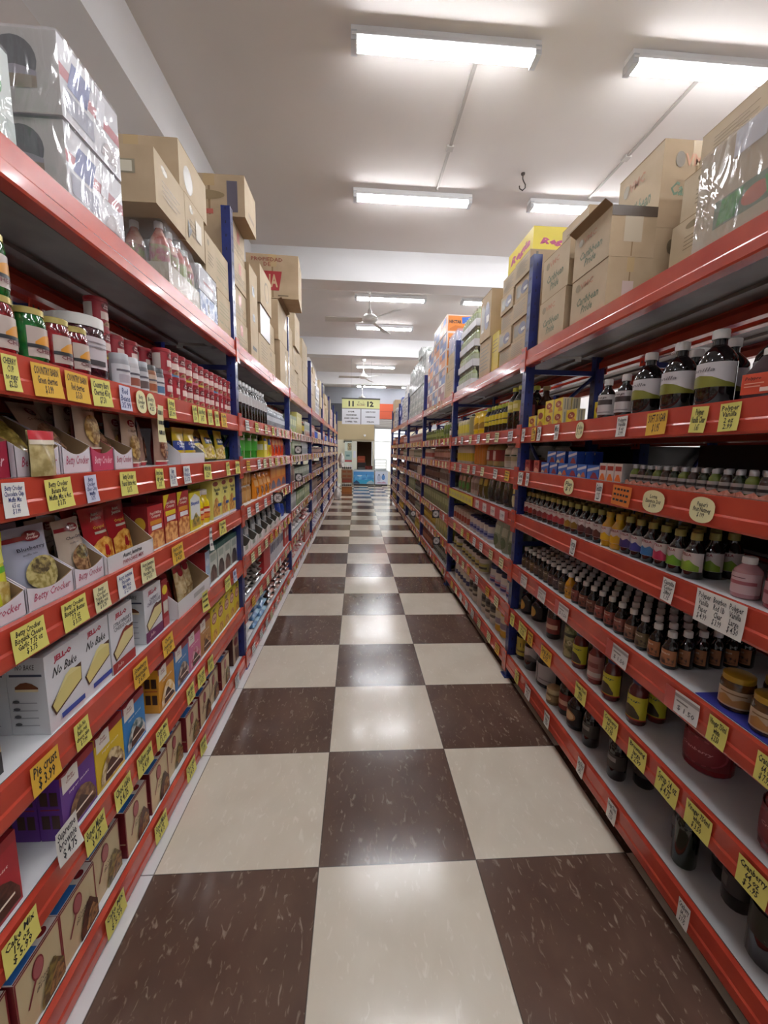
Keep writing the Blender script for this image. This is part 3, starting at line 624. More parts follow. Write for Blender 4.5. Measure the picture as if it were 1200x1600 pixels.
mbox = carton('pancake_mix_box', 'box', 'yellow batter mix box with red oval', .105, .055, .195, '#d8c322', ct='#e0cf2a',
  front=[('e', .5, .66, .4, .17, '#8c2a24'), ('e', .5, .66, .34, .13, '#d8b0a0'), ('t', 'Dixie', .5, .66, .5, .1, '#8c2a24', .3, .03), ('t', 'FRY', .5, .91, .4, .09, '#28262a', 0, .05), ('h', .1, .9, .04, [.2, .3, .34, .3, .2], 'n:#a86a2a:#d8b050:50')], top=[('t', 'FRY', .5, .5, .5, .5, '#28262a', 0, .04)], side=[('r', .2, .2, .8, .7, '#c9a83a')])
run('L', 2, 2.245, mbox, n=5, rows=2, back=.006, group='yellow batter mix boxes', gap=.006)
# fifth shelf: cheesecake boxes
jello = lambda desc, t2, pic, low, cheese='#d9cf92': carton('cheesecake_mix_box', 'box', desc, .138, .095, .215, '#cfd0d2', cf='#d8d9de', ct='#c4c6c9', cs='#bfc1c4',
  front=[('t', 'JELL-O', .5, .88, .5, .1, '#b02a44', .0, .05)] + t2 + [('q', [(.06, .34), (.16, .18), (.96, .37), (.98, .62), (.56, .6)], '#4a2a18'), ('q', [(.1, .335), (.18, .21), (.94, .39), (.96, .56), (.56, .56)], pic), ('q', [(.1, .345), (.56, .56), (.96, .56), (.66, .64), (.5, .6)], cheese)] + low,
  side=[('t', 'NO BAKE', .5, .88, .5, .07, '#55524f', .2, .01), ('r', .08, .76, .92, .79, '#3a3f52'), ('h', .2, .8, .6, [.63, .68, .69, .67, .62], '#6a3a20'), ('h', .2, .8, .57, [.6, .6, .6, .6], '#d8c9a0')] + [('r', .1, .12 + .1*k, .75, .135 + .1*k, '#8e9094') for k in range(4)] + [('e', .22, .15 + .1*k, .09, .02, '#4a4a4e') for k in range(4)],
  top=[('r', .1, .3, .9, .4, '#8e9094')])
nb = [('t', 'No Bake', .52, .73, .7, .12, '#2a2a2e', .5, .012), ('e', .72, .5, .2, .06, '#d8d488')]
J1 = jello('white no-bake cheesecake box with lemon slice picture and blue band', nb, '#d3c67e', [('r', .3, .08, 1, .15, '#2f4a9a')])
J2 = jello('', [('t', 'STRAWBERRY\nCHEESECAKE', .55, .72, .8, .14, '#5a5a62', .1, .008)], '#d8cc92', [('r', 0, 0, 1, .17, '#9a3230'), ('t', 'Jello', .3, .08, .3, .07, '#e8d8d0', .3, .01)], '#8a3a2c')
J3 = jello('', [('t', 'CHERRY\nCHEESECAKE', .55, .72, .8, .14, '#5a4a6a', .1, .008)], '#d8cc92', [('r', 0, 0, 1, .2, '#6a2a5a'), ('t', 'Jello', .35, .1, .3, .08, '#e8d8d0', .3, .01)], '#5a2a24')
for r in range(3):
    nm = ('front of its row', 'middle of its row', 'back of its row')[r]; b = .004 + r*.0965
    at('L', J1, 3, 1.118, f'white no-bake lemon cheesecake box, nearer file, {nm}', b); at('L', J1, 3, 1.262, f'white no-bake lemon cheesecake box, farther file, {nm}', b + .004)
    at('L', J2, 3, 1.405 - .001, f'white strawberry cheesecake box with red-brown foot, {nm}', b + .002)
    if r < 2: at('L', J3, 3, 1.628, f'white cherry cheesecake box with purple foot, {nm}', b + .004)
at('L', J1, 3, .957, 'white no-bake cheesecake box turned edge-on behind the dark cookie box', .16, rz=0)
p = carton('cookie_box', 'box', '', .12, .07, .19, '#3a3230', cf='n:#8a7048:#c9b48a:30', front=[('r', 0, 0, 1, .28, '#2a2a2c'), ('r', 0, .82, 1, 1, '#cfc5b4')])
at('L', p, 3, .86, 'brown cookie box with black foot at the near end, fifth left shelf', .02)
p = carton('gingerbread_mix_box', 'box', '', .05, .1, .205, '#8f1f28', cf='#96222a', front=[('e', .5, .78, .45, .1, '#d9c62c'), ('r', .1, .3, .9, .55, '#c9c4bc'), ('r', 0, 0, 1, .2, '#b05a60')])
at('L', p, 3, 1.735, 'narrow red box with yellow disc beside the purple-footed cheesecake box', .01)
tr = carton('x', 'x', '', .1, .1, .1, KRAFT)
def low_tray(desc, w, d, hf, hs, arts, inner=KRAFTI):
    return display_tray('display_tray', desc, w, d, hf, hs, '#d6d4d6', inner, arts, 0.0)
T3 = low_tray('white cardboard tray of brownie mix pouches with yellow note', .40, .20, .075, .19, [('r', .45, .4, .8, .7, '#a8a6a8')])
at('L', T3, 3, 2.0, T3.desc + ' on the fifth left shelf', -.012)
BRW = pouch('mix_pouch', 'pouch', 'red brownie mix pouch', .13, .05, .19, '#7d1c22', [('e', .5, .8, .3, .1, '#a33a40'), ('t', 'Supreme', .5, .66, .6, .06, '#d8b0a0', .2, .01)], seed=3)
CKP = pouch('mix_pouch', 'pouch', 'tan sugar cookie mix pouch', .13, .05, .19, 'n:#b89a6a:#d8c49a:40', [('r', 0, .82, 1, .95, '#a83240'), ('e', .5, .76, .22, .1, '#8f2430'), ('r', .2, .2, .8, .24, '#a08058')], seed=5)
for k, (yy, p, l, bk) in enumerate(((1.90, BRW, 'dark red brownie mix pouch, nearest in the white tray', .06), (2.01, CKP, 'tan cookie mix pouch with red oval, middle of the white tray', .03), (2.125, CKP, 'tan cookie mix pouch, farthest in the white tray', .055))):
    at('L', p, 3, yy, l, bk, .004, rot=(-.12, 0), rz=.1 if k == 1 else 0)
lb = carton('cake_mix_box', 'box', 'pale blue cake mix box with red lid next to white tray', .065, .14, .2, '#8a1f27', cf='#9db6cc', ct='#8a1f27', cs='#8d2028', front=[('e', .5, .7, .4, .1, '#c0ccd8'), ('h', .1, .9, .05, [.3, .4, .4, .3], 'n:#5f86b4:#d0d8e0:30')])
at('L', lb, 3, 2.24, lb.desc, .01)
teal = [carton('dessert_mix_box', 'box', d_, .128, .1, .2, '#35635f', cf='#c3c7bd', ct='#34605c', cs='#3d6a66', front=[('r', 0, .86, 1, 1, '#39645f'), ('r', .15, .6, .85, .8, '#9aa59a'), ('h', .1, .9, .04, pic_, c_)]) for d_, pic_, c_ in (('teal-topped brown cake mix box', [.3, .45, .5, .45, .3], 'n:#3a2a24:#6a5448:30'), ('teal-topped dark cake mix box', [.3, .5, .52, .48, .3], 'n:#2e2624:#4f4440:30'))]
run('L', 3, 2.278, teal, n=4, back=.012, rows=2, gap=.003)
# fourth shelf: bread and pancake mixes in display boxes
def bc(c): return [('t', 'Betty Crocker', .52, .42, .8, .42, c, .35, .008)]
bcw = lambda w, h=.062, hb=.15: display_tray('display_box', '', w, .19, h, hb, '#d5cfd6', KRAFTI, bc('#a83a58'), .32)
D1, D2, D3 = bcw(.172), bcw(.166), bcw(.138)
at('L', D1, 4, .925, 'white display box with red script at the near end, fourth left shelf', .0); at('L', D2, 4, 1.099, 'white display box of blueberry muffin pouches, fourth left shelf', .0); at('L', D3, 4, 1.256, 'white display box of chocolate chip muffin pouches, fourth left shelf', .0)
muf = lambda base, nm: [('e', .34, .86, .0, .0, MAR), ('r', 0, .82, .55, .88, MAR), ('e', .6, .86, .2, .07, MAR), ('t', 'Betty\nCrocker', .6, .86, .26, .08, '#ecd8d0', .3, .02), ('t', nm, .48, .70, .62, .065, '#2c2c3c', .05, .012), ('t', 'muffin mix', .4, .63, .34, .03, '#55505a', .05, .006), ('e', .56, .35, .4, .23, base), ('e', .52, .45, .24, .11, 'n:#4a4030:#9a8a58:70'), ('r', 0, .08, 1, .13, '#d8cfc0'), ('r', 0, .0, 1, .07, '#b03038')]
PG = pouch('mix_pouch', 'pouch', '', .14, .055, .2, '#c9c832', [('r', 0, .55, 1, .62, '#5fae2e'), ('r', .1, .66, .9, .86, '#d8d66a'), ('h', 0, 1, .02, [.4, .46, .5, .46, .4], 'n:#b89a4a:#e0cf8a:40')], seed=11)
PB = pouch('mix_pouch', 'pouch', '', .142, .055, .19, '#a5a9bc', muf('n:#8a7d48:#b8aa74:80', 'Blueberry'), back=pm('#8a1f27', .3), seed=12)
PC = pouch('mix_pouch', 'pouch', '', .118, .055, .185, '#b4a595', muf('n:#6a4a34:#a8845e:80', 'Choc Chip'), back=pm('#8f7f6f', .3), seed=13)
at('L', PG, 4, .933, 'yellow and green biscuit mix pouch in the nearest display box', .006, .004); at('L', PB, 4, 1.095, 'pale blue blueberry muffin mix pouch, front of its display box', .012, .006, rot=(-.12, 0), rz=-.05)
at('L', PB, 4, 1.100, 'pale blue blueberry muffin mix pouch behind the front one', .085, .006, rot=(-.1, 0)); at('L', PC, 4, 1.25, 'beige chocolate chip muffin mix pouch, front of its display box', .012, .006, rot=(-.1, 0), rz=.06); at('L', PC, 4, 1.258, 'beige chocolate chip muffin mix pouch behind the front one', .085, .006, rot=(-.1, 0))
D4 = low_tray('wide white tray of red pancake mix pouches, fourth left shelf', .30, .2, .055, .19, [('t', 'Aunt Jemima', .5, .66, .42, .36, '#2a2c30', .3, .03), ('t', 'PANCAKE MIX', .52, .3, .46, .24, '#8a3038', .2, .02)])
at('L', D4, 4, 1.478, D4.desc, -.008)
AJ = pouch('pancake_mix_pouch', 'pouch', '', .13, .05, .2, '#a01f26', [('t', 'Aunt\nJemima', .5, .84, .5, .14, '#e8d8c8', .2, .02), ('t', 'Original', .5, .66, .5, .07, '#e0b040', .1, .02), ('r', .25, .56, .75, .6, '#c9c0b0'), ('h', .05, .95, .03, [.36, .46, .5, .46, .4], 'n:#b86a20:#e8b458:40')], seed=21)
for yy, bk, l in ((1.405, .03, 'red pancake mix pouch, nearer front one in the wide tray'), (1.55, .045, 'red pancake mix pouch, farther front one in the wide tray'), (1.43, .10, 'red pancake mix pouch, nearer one at the back of the wide tray'), (1.545, .10, 'red pancake mix pouch, farther one at the back of the wide tray')): at('L', AJ, 4, yy, l, bk, .004, rot=(-.12, 0))
pmb = lambda desc, lab_, tri, h=.185: carton('pancake_mix_box', 'box', desc, .128, .062, h, '#9a1f24', cf='#a5242a', ct='#8a1c22', cs='#7d1a20', front=[('t', 'Pearl Milling\nCompany', .52, .78, .74, .16, '#ecdfd2', .1, .025), ('r', .12, .56, .88, .66, lab_), ('r', .2, .44, .86, .54, '#d8d8dc'), ('h', .02, .98, .0, [.36, .42, .42, .4, .38], 'n:#a85a24:#e0b070:40')] + ([('q', [(0, 1), (0, .7), (.42, 1)], '#e0d028')] if tri else []), side=[('e', .5, .6, .35, .16, '#b89a2a'), ('r', .1, .1, .9, .4, '#b9b4b0')])
PM1, PM2, PM3 = pmb('red pancake mix box with orange panel', '#c8862a', False, .175), pmb('tall red pancake mix box with yellow corner', '#d8c02a', True, .205), pmb('tall red pancake box, yellow corner, orange panel', '#c8862a', True, .205)
yy = 1.634
for p, nr in ((PM1, 3), (PM2, 2), (PM3, 2)):
    for r in range(nr): at('L', p, 4, yy + .064, p.desc + f", {('front', 'second', 'third')[r]} row", .01 + r*.066, rz=random.uniform(-.015, .015))
    yy += .134
BQ = carton('baking_mix_box', 'box', 'yellow baking mix box with blue script', .135, .06, .185, '#d8c42a', cf='#d9c930', ct='#dccb2c', front=[('q', [(.06, .3), (.94, .3), (.94, .84), (.5, .97), (.06, .84)], '#dfe0de'), ('t', 'Bisquick', .5, .7, .8, .13, '#2a4a9a', .3, .03), ('h', .15, .9, .08, [.2, .36, .46, .34, .24], 'n:#3a4a24:#b89a4a:40')], side=[('r', .1, .2, .9, .7, '#c4b02a')])
for r in range(2): at('L', BQ, 4, yy + .068, BQ.desc + f", {('front', 'second')[r]} row", .008 + r*.065)
yy += .14
SYB = bottle('squeeze_bottle', 'bottle', 'yellow squeeze bottle with white lid', .04, .18, G('#dcc41e'), '#e0ded8', '#b03a24', (.15, .5), [('r', .1, .1, .9, .4, '#d88a3a'), ('r', .2, .55, .8, .8, '#e8d8c8')], .6, .66)
for k in range(4): at('L', SYB, 4, yy + .042 + .09*(k // 2), SYB.desc + f", {('nearer', 'farther')[k//2]}, {('front', 'back')[k % 2]} row", .012 + .084*(k % 2))
yy += .185
PCB = carton('pancake_mix_box', 'box', 'yellow box with pancake stack', .14, .065, .222, '#d9cf6a', cf='#e0d87a', ct='#d8cb50', front=[('e', .38, .9, .3, .06, '#8f3028'), ('t', 'Pancake\nMix', .55, .7, .7, .2, '#2a2a2c', .1, .03), ('h', .05, .8, .08, [.3, .5, .55, .5, .3], 'n:#a86a2a:#e0b060:40'), ('r', .55, .3, 1, .38, '#3a5a9a'), ('r', .0, .0, 1, .06, '#d0d4dc')])
run('L', 4, yy, PCB, y1=2.79, rows=2, back=.006)
# third shelf: cookie and muffin mixes
D5 = display_tray('display_box', '', .17, .19, .085, .15, '#8f1f38', KRAFTI, bc('#e0c8cc'), .12); D6 = bcw(.148, .075, .15); D7 = bcw(.122, .075, .15); D8 = display_tray('display_box', '', .113, .19, .07, .15, '#b8405e', KRAFTI, bc('#ecd0d8'), .25); D9 = bcw(.113, .07, .13)
for D, yy, l in ((D5, .925, 'maroon display box with white script at the near end'), (D6, 1.10, 'white display box with sloping muffin mix pouch over its front'), (D7, 1.2435, 'white display box holding a leaning pouch, left of the pink one'), (D8, 1.3655, 'narrow pink display box, third left shelf'), (D9, 1.4825, 'white display box with red and pink pouch, right of the pink one')): at('L', D, 5, yy, l, .0)
def cook(c1, c2, seed, w=.104, h=.19, base='#b49a84'): return pouch('cookie_mix_pouch', 'pouch', '', w, .05, h, base, [('e', .55, .84, .2, .07, MAR), ('t', 'Betty\nCrocker', .55, .84, .26, .08, '#e0c8c0', .3, .02), ('t', 'Cookie Mix', .5, .7, .6, .05, '#5a4434', .2, .01), ('e', .52, .38, .38, .24, f'n:{c1}:{c2}:60'), ('r', 0, .0, 1, .07, '#b03038'), ('r', 0, .07, 1, .1, '#ddd0c0')], back=pm('#7d1c22', .3), seed=seed)
CKA, CKB, CKC, CKD = cook('#6a5a24', '#a8944a', 31), cook('#5a3a2a', '#a88060', 32), cook('#7a5a2c', '#c0a060', 33), cook('#6a3a2c', '#b08868', 34, base='#a88878')
for p, yy, bk, r, l, dz in ((CKB, .925, .03, -.1, 'tan cookie mix pouch in the maroon display box', .004), (CKA, 1.11, .03, -.55, 'olive muffin mix pouch leaning far back in its white display box', .01), (CKB, 1.2435, .025, -.5, 'tan chocolate cookie mix pouch lying back in its white display box', .01), (CKD, 1.4825, .03, -.5, 'pink and red pouch lying back in white display box', .008)): at('L', p, 5, yy, l, bk, dz, rot=(r, 0))
p = pouch('cookie_mix_pouch', 'pouch', '', .085, .03, .11, 'n:#9a8a5a:#c0b080:40', [('r', 0, .8, 1, 1, '#b03038'), ('r', 0, .7, 1, .8, '#d8ccb8')], seed=36); at('L', p, 5, 1.085, 'small tan pouch hanging over the front of a display box', -.034, .0002)
at('L', CKC, 5, 1.3655, 'standing peanut butter cookie mix pouch above the pink display box', .02, .05, rot=(-.05, 0)); 
for k in range(2): at('L', CKC, 5, 1.3655, f'peanut butter cookie mix pouch, {ORD[k+1]} from the front behind the pink box', .078 + .051*k, .02)
for p, yy, bk, l in ((CKC, 1.625, .006, 'clear-faced peanut butter cookie pouch standing on the third left shelf'), (CKD, 1.765, .012, 'thin cookie pouch standing edge-on beside the peanut butter one'), (CKD, 1.86, .006, 'clear-faced walnut cookie pouch left of the white carton'), (CKC, 1.60, .07, 'peanut butter cookie pouch in the row behind')): at('L', p, 5, yy - .005 if l.startswith('thin') is False else yy, l, bk if not l.startswith('thin') else .07, rz=0 if not l.startswith('thin') else .5)
D10 = display_tray('display_box', '', .30, .18, .05, .155, '#d4d6da', '#8f8f90', [], 0.0)
at('L', D10, 5, 2.09, 'white open carton of yellow and blue cake mix pouches, third left shelf', .0)
YB_ = lambda s, w=.13, h=.165: pouch('cake_mix_pouch', 'pouch', '', w, .045, h, '#d4b828', [('r', 0, .35, 1, .62, '#28408c'), ('t', 'Duncan\nHines', .5, .5, .7, .16, '#dfe0e6', .1, .03), ('e', .5, .2, .3, .14, 'n:#a87a34:#d8b060:40'), ('r', 0, .86, 1, 1, '#dcc63a')], seed=s)
y1_ = YB_(41, .12, .16)
for yy, bk, l in ((2.03, .02, 'yellow and blue cake mix pouch, nearer front one in the white carton'), (2.16, .02, 'yellow and blue cake mix pouch, farther front one in the white carton'), (2.06, .08, 'yellow and blue cake mix pouch at the back of the white carton')): at('L', y1_, 5, yy, l, bk, .004, rot=(-.05, 0))
Y2 = [pouch('muffin_mix_pouch', 'pouch', 'yellow muffin mix pouch', .14, .05, .17, '#d2bd3c', [('r', .1, .5, .9, .72, '#2f4a6c'), ('t', 'Muffin Mix', .5, .61, .7, .1, '#e4e4dc', .1, .03), ('h', 0, 1, .02, [.36, .42, .45, .4, .34], 'n:#a88a4a:#e6d8a0:50')], seed=s) for s in (43, 44)]
for k, (yy, t_) in enumerate(((2.32, -.35), (2.47, -.25), (2.63, -.1), (2.35, -.1), (2.6, -.1))): at('L', Y2[k % 2], 5, yy, f'yellow muffin mix pouch, {ORD[k % 3]} from the white carton' + (', front row' if k < 3 else ', back row'), .02 if k < 3 else .11, .004, rot=(t_, 0))
# second shelf: cherries, syrup jars, frosting
chj = lambda a, b, desc: jar('cherry_jar', 'jar', desc, .038, .135, pm(f'n:{a}:{b}:45', .08, 0, .5), pm('#b8a866', .3, .5), '#b7a9a0', (.12, .66), [('h', .15, .85, .42, [.5, .72, .8, .72, .5], '#c98a2a'), ('r', .0, .3, 1, .42, '#22242a'), ('t', 'CHERRIES', .5, .22, .7, .14, '#6a2430', 0, .02)], lwide=.42)
RJ, GJ = chj('#5c0c16', '#8c1620', 'red cherry jar'), chj('#0c4a1c', '#17692c', 'green cherry jar')
for k, (yy, p, bk, dz, l) in enumerate(((1.075, RJ, .012, 0, 'glass jar of red cherries at the near end, under a green one'), (1.072, GJ, .014, .1352, 'glass jar of green cherries stacked on a red one'), (1.168, GJ, .006, 0, 'glass jar of green cherries in the front row'), (1.235, RJ, .085, 0, 'jar of red cherries in the second row beside the green one'), (1.25, RJ, -.0, 0, 'glass jar of red cherries right of the green one'), (1.335, RJ, .004, 0, 'glass jar of red cherries, second right of the green one'), (1.33, RJ, .085, 0, 'glass jar of red cherries tucked against the big jar'))):
    at('L', p, 6, yy, l, bk, dz, rz=.5 if k == 0 else 0.3)
BJ = jar('syrup_jar', 'jar', '', .078, .20, pm('n:#2c1018:#3e1822:20', .1, 0, .5), pm('#d8d6d2', .4), '#bdb4b8', (.2, .68), [('r', .52, .05, .53, .95, '#7d3a44'), ('t', 'ARIANA\nCherry', .75, .55, .36, .3, '#7d2a36', .2, .02), ('r', .05, .8, .45, .84, '#8a8288'), ('r', .05, .66, .45, .7, '#8a8288'), ('r', .15, .1, .4, .26, '#3a3438')], lidh=.034, lidr=.98, lwide=.55)
at('L', BJ, 6, 1.46, 'big white-lidded plastic jar of dark red cherries, second left shelf', .03, rz=.4)
spr = [jar('sprinkle_jar', 'jar', 'sprinkle jar', .031, .115, pm(b_c, .3), pm(lc, .4), lb_, (.08, .68), [('r', .2, .1, .7, .5, ac), ('r', .15, .65, .8, .75, '#55505a')], lidh=.026, lidr=.95, neck=.9) for b_c, lc, lb_, ac in (('#8e8e92', '#9a9ca0', '#c4c2c6', '#a8a0a8'), ('#b4b0b2', '#bdbdc0', '#c9c6c8', '#8a4a3a'), ('#6a6a70', '#8a8c90', '#b9b9bd', '#5a4a48'), ('#8a5a40', '#2a2624', '#c0a894', '#8a4a2a'), ('#6a6a6e', '#222024', '#c9c8ca', '#4a6a8a'))]
for k, yy in enumerate((1.575, 1.642, 1.709, 1.776, 1.843)): at('L', spr[k], 6, yy, f"{('grey', 'white', 'grey', 'brown', 'white')[k]} {('grey', 'grey', 'grey', 'black', 'black')[k]}-lidded icing jar, {ORD[k]} right of the big cherry jar", .012)
def frost(acc): return tub('frosting_tub', 'tub', 'red-lidded frosting tub', .0375, .104, '#9c2230', pm('#8f1c26', .35), [('r', .0, .0, 1, .12, acc), ('e', .5, .72, .1, .13, '#5d1219'), ('t', 'Betty\nCrocker', .5, .72, .14, .16, '#e4ccc8', .3, .02), ('r', .38, .3, .62, .55, '#d8c0b8'), ('h', .40, .62, .08, [.12, .22, .28, .24, .12], 'n:#5a3222:#b88a60:80'), ('r', .06, .2, .26, .8, '#c8bfb8'), ('r', .74, .2, .94, .8, '#c8bfb8')])
FR = [frost(c) for c in ('#b03a40', '#c86a80', '#a5525a', '#c9b83a', '#8f3038', '#5a86b4', '#9a5a50')]
for k in range(12):
    yy = 1.913 + .0765*k
    for l in range(2): at('L', FR[(k*3 + l*2) % 7] if k not in (3, 4) else FR[(3, 1)[l] if k == 4 else (2, 3)[l]], 6, yy, f"red-lidded frosting tub, front row, {('lower', 'upper')[l]} layer, {ORD[k]} from near end", .008, .1045*l, 'frosting tubs', rz=random.uniform(-.4, .2))
    for l in range(2): at('L', FR[(k*2 + l) % 7], 6, yy, f"red-lidded frosting tub, second row, {('lower', 'upper')[l]} layer, {ORD[k]} from near end", .088, .1045*l, 'frosting tubs', rz=random.uniform(-.4, .4))
for l, yy, bk in ((0, 1.63, .1), (1, 1.63, .1), (0, 1.72, .1), (1, 1.72, .1), (0, 1.80, .09), (1, 1.80, .09), (2, 1.63, .1)): at('L', FR[(l + int(yy*100)) % 7], 6, yy, f"red-lidded frosting tub behind the icing jars, {('nearest', 'middle', 'farthest')[[1.63, 1.72, 1.80].index(yy)]} pile, {('bottom', 'middle', 'top')[l]} one", bk, .1045*l, 'frosting tubs')

# ================================================================== GOODS: RIGHT RACK, NEAR BAY  (local x runs towards the camera)
def runR(lev, y0, y1, ps, **k): return run('R', lev, y0, ps, y1=y1, **k)
# second shelf: dark big bottles, yellow packets
DK = pm('n:#0a0709:#150d0e:20', .08, 0, .5)
BIG = bottle('vanilla_bottle', 'bottle', '', .052, .232, DK, '#d9d6d3', '#c9c4c6', (.24, .56), [('h', .0, 1, .0, [.12, .22, .42, .5, .42, .22, .12], '#77772a'), ('e', .2, .84, .06, .1, '#a83a3a'), ('t', 'Vanilla', .5, .72, .4, .16, '#6a666a', .2, .01)], .36, .64, 20)
MID = bottle('molasses_bottle', 'bottle', '', .036, .172, DK, '#d0ccc8', '#b9b2b0', (.1, .6), [('r', .1, .5, .9, .75, '#3a2e2e'), ('t', 'Sirop', .5, .85, .5, .14, '#3a3034', .2, .02), ('r', .15, .1, .85, .14, '#7a7274')], .4, .62, 18)
ys = [1.60, 1.445, 1.29, 1.15]
for k, yy in enumerate(ys):
    at('R', BIG, 6, yy if k < 3 else 1.11, f"tall dark vanilla bottle, white cap, front row, {ORD[k]} from the yellow packets" if k < 3 else 'tall dark vanilla bottle behind the orange-labelled jug', .012 if k < 3 else .13, 0, 'tall vanilla bottles')
    at('R', BIG, 6, yy - .07, f"tall dark vanilla bottle, white cap, second row, {ORD[k]} from the yellow packets", .135 if k < 3 else .245, 0, 'tall vanilla bottles')
for k, yy in enumerate((1.84, 1.715)): at('R', MID, 6, yy, f"short dark molasses bottle with grey label, {('farther', 'nearer')[k]} of the pair", .012 + .0*k)
def jug_orange():
    mb = MB(); w, d, h = .085, .085, .12
    def sec(u, v):
        a = 2*PI*u; q = max(abs(math.cos(a)), abs(math.sin(a))); z = v*h
        k = 1 if v < .55 else 1 - (v - .55)/.45*.66
        rr = (.75/q + .25*1.15)*w/2*k*.96
        return (rr*math.cos(a), rr*math.sin(a), z)
    mb.grid(sec, 24, 12, G('#3a2a30'), True, True); mb.face([sec(i/24, 0) for i in range(24)][::-1], '#2a2024')
    p = P('vanilla_jug', 'jug', '', w, d, .135, mb.mesh('vanilla_jug'))
    mb = MB(); mb.lathe([(.02, .117), (.02, .134), (.018, .136), (.0, .136)], '#dcdad8', 14, cap=False); p.parts.append(('cap', mb.mesh('cap')))
    mb = MB(); f = lambda u, v, o: ((u-.5)*.078, -.0405*1.045 - .004 - o, .012 + .055*v)
    art(mb, f, [('r', 0, 0, 1, 1, '#c4482a'), ('t', 'Polypro', .35, .75, .5, .2, '#4a1a14', .2, .02), ('r', .1, .5, .7, .55, '#e0a088'), ('r', .1, .35, .6, .4, '#e0a088'), ('r', .6, .1, .9, .3, '#e0c8bc')]); 
    f2 = lambda u, v, o: (.0405*1.045 + .004 + o, -.039 + u*.078, .012 + .055*v); art(mb, f2, [('r', 0, 0, 1, 1, '#b8432a'), ('r', .1, .5, .8, .55, '#e0a088')])
    p.parts.append(('label', mb.mesh('label'))); return p
OJ = jug_orange()
at('R', OJ, 6, 1.10, 'square jug with orange label and white cap, front edge', .01, rz=.25); at('R', OJ, 6, .985, 'square jug with orange label, nearest to the camera', .012, rz=.1)
TB = carton('tea_packet', 'packet', 'yellow custard packet', .10, .045, .068, '#d6c038', ct='#cbb12e', cs='#c9bfa0', front=[('e', .5, .55, .34, .26, '#8a2a22'), ('t', 'Tea', .5, .55, .3, .24, '#e0c8a0', .3, .03), ('h', .5, 1, 0, [.1, .4, .3, .1], '#b8742a')], side=[('r', .2, .1, .35, .9, '#8d8a84'), ('r', .5, .1, .65, .9, '#8d8a84')])
TB2 = carton('tea_packet', 'packet', 'tall yellow custard packet', .085, .045, .10, '#d6c42c', ct='#d8cc3a', cs='#d0b82a', front=[('e', .5, .6, .36, .2, '#8a2a22'), ('h', .1, .9, 0, [.1, .3, .3, .1], '#b8742a')])
kk = 0
for yy, p, dz, bk in ((2.555, TB, 0, .01), (2.435, TB2, 0, .01), (2.335, TB, 0, .012), (2.225, TB, 0, .012), (2.335, TB, .0685, .012), (2.225, TB, .0685, .012), (2.115, TB, 0, .03), (2.02, TB2, 0, .12), (1.93, TB2, 0, .2), (2.335, TB, 0, .06), (2.225, TB, 0, .06), (2.335, TB, .0685, .06), (2.225, TB, .0685, .06)):
    kk += 1; nm = 'front' if bk < .04 else 'back'
    at('R', p, 6, yy, f"{p.desc}, {nm} row, {'upper' if dz else 'lower'} layer, number {kk} of the packets beside the blue post".replace(f'number {kk} of the packets', f'{ORD[kk-1]} packet'), bk, dz, 'yellow packets', rz=random.uniform(-.03, .03))
# third shelf: blue gelatin boxes, essence vials
GB = carton('gelatin_box', 'box', 'blue gelatin box', .088, .04, .062, '#1f4fae', cf='#3a6fc4', ct='#2a5ab4', cs='#1a3f98', front=[('q', [(0, .7), (1, .95), (1, .75), (0, .5)], '#d8d8e0'), ('h', .45, .95, .04, [.1, .4, .45, .1], '#b85a3a'), ('h', .05, .45, .04, [.1, .3, .3, .1], '#d0c9a0')])
GB2 = carton('gelatin_box', 'box', 'blue gelatin box', .088, .04, .062, '#1f4fae', cf='#3a6fc4', ct='#2a5ab4', cs='#1a3f98', front=[('q', [(0, .7), (1, .95), (1, .75), (0, .5)], '#d8d8e0'), ('h', .3, .95, .04, [.1, .5, .45, .1], '#8a2a3a')])
RB = carton('jelly_powder_box', 'box', 'red jelly powder box', .075, .045, .07, '#7d1f26', cf='#b0504a', front=[('e', .5, .7, .3, .15, '#7d1f26'), ('h', .1, .9, 0, [.2, .4, .3, .2], '#d8a48a')])
at('R', RB, 5, 2.58, 'red jelly powder box beside the blue post, farther one', .012); at('R', RB, 5, 2.455, 'red jelly powder box beside the blue gelatin boxes', .015)
for r in range(3):
    for k, yy in enumerate((2.34, 2.235, 2.13, 2.035, 1.94, 1.845)): at('R', (GB, GB2)[(k + r) % 2], 5, yy, f"blue gelatin box, lower layer, {('front', 'second', 'third')[r]} row, {ORD[k]} from the blue post", .014 + .046*r, 0, 'blue gelatin boxes', rz=random.uniform(-.06, .06))
    for k, yy in enumerate((2.27, 2.165, 2.04)): at('R', (GB2, GB)[k % 2], 5, yy, f"blue gelatin box, upper layer, {('front', 'second', 'third')[r]} row, {ORD[k]} from the blue post", .016 + .046*r, .0625, 'blue gelatin boxes', rz=random.uniform(-.06, .06))
WB = carton('seasoning_box', 'box', '', .05, .09, .075, '#8e8a88', cf='#d8cfc9', cs='#b9b5b2', front=[('r', .1, .6, .9, .85, '#a83a30'), ('h', .1, .9, .02, [.1, .4, .4, .1], '#d8742a')])
for k, yy in enumerate((1.765, 1.71, 1.655)): at('R', WB, 5, yy, f"white and grey seasoning box between gelatin boxes and vials, {ORD[k]}", .012)
VC = ['#6a7a30', '#7a6a2a', '#3a2a24', '#8a8a4a', '#24301c', '#6a3a2a']
VI = [bottle('essence_vial', 'vial', 'silver-capped essence vial', .0185, .072, G(c), pm('#b9b9bb', .35, .6), '#9a9692', (.12, .5), [('r', .2, .3, .8, .62, '#2a2626')], .5, .66, 12) for c in VC]
k = 0; yy = 1.575
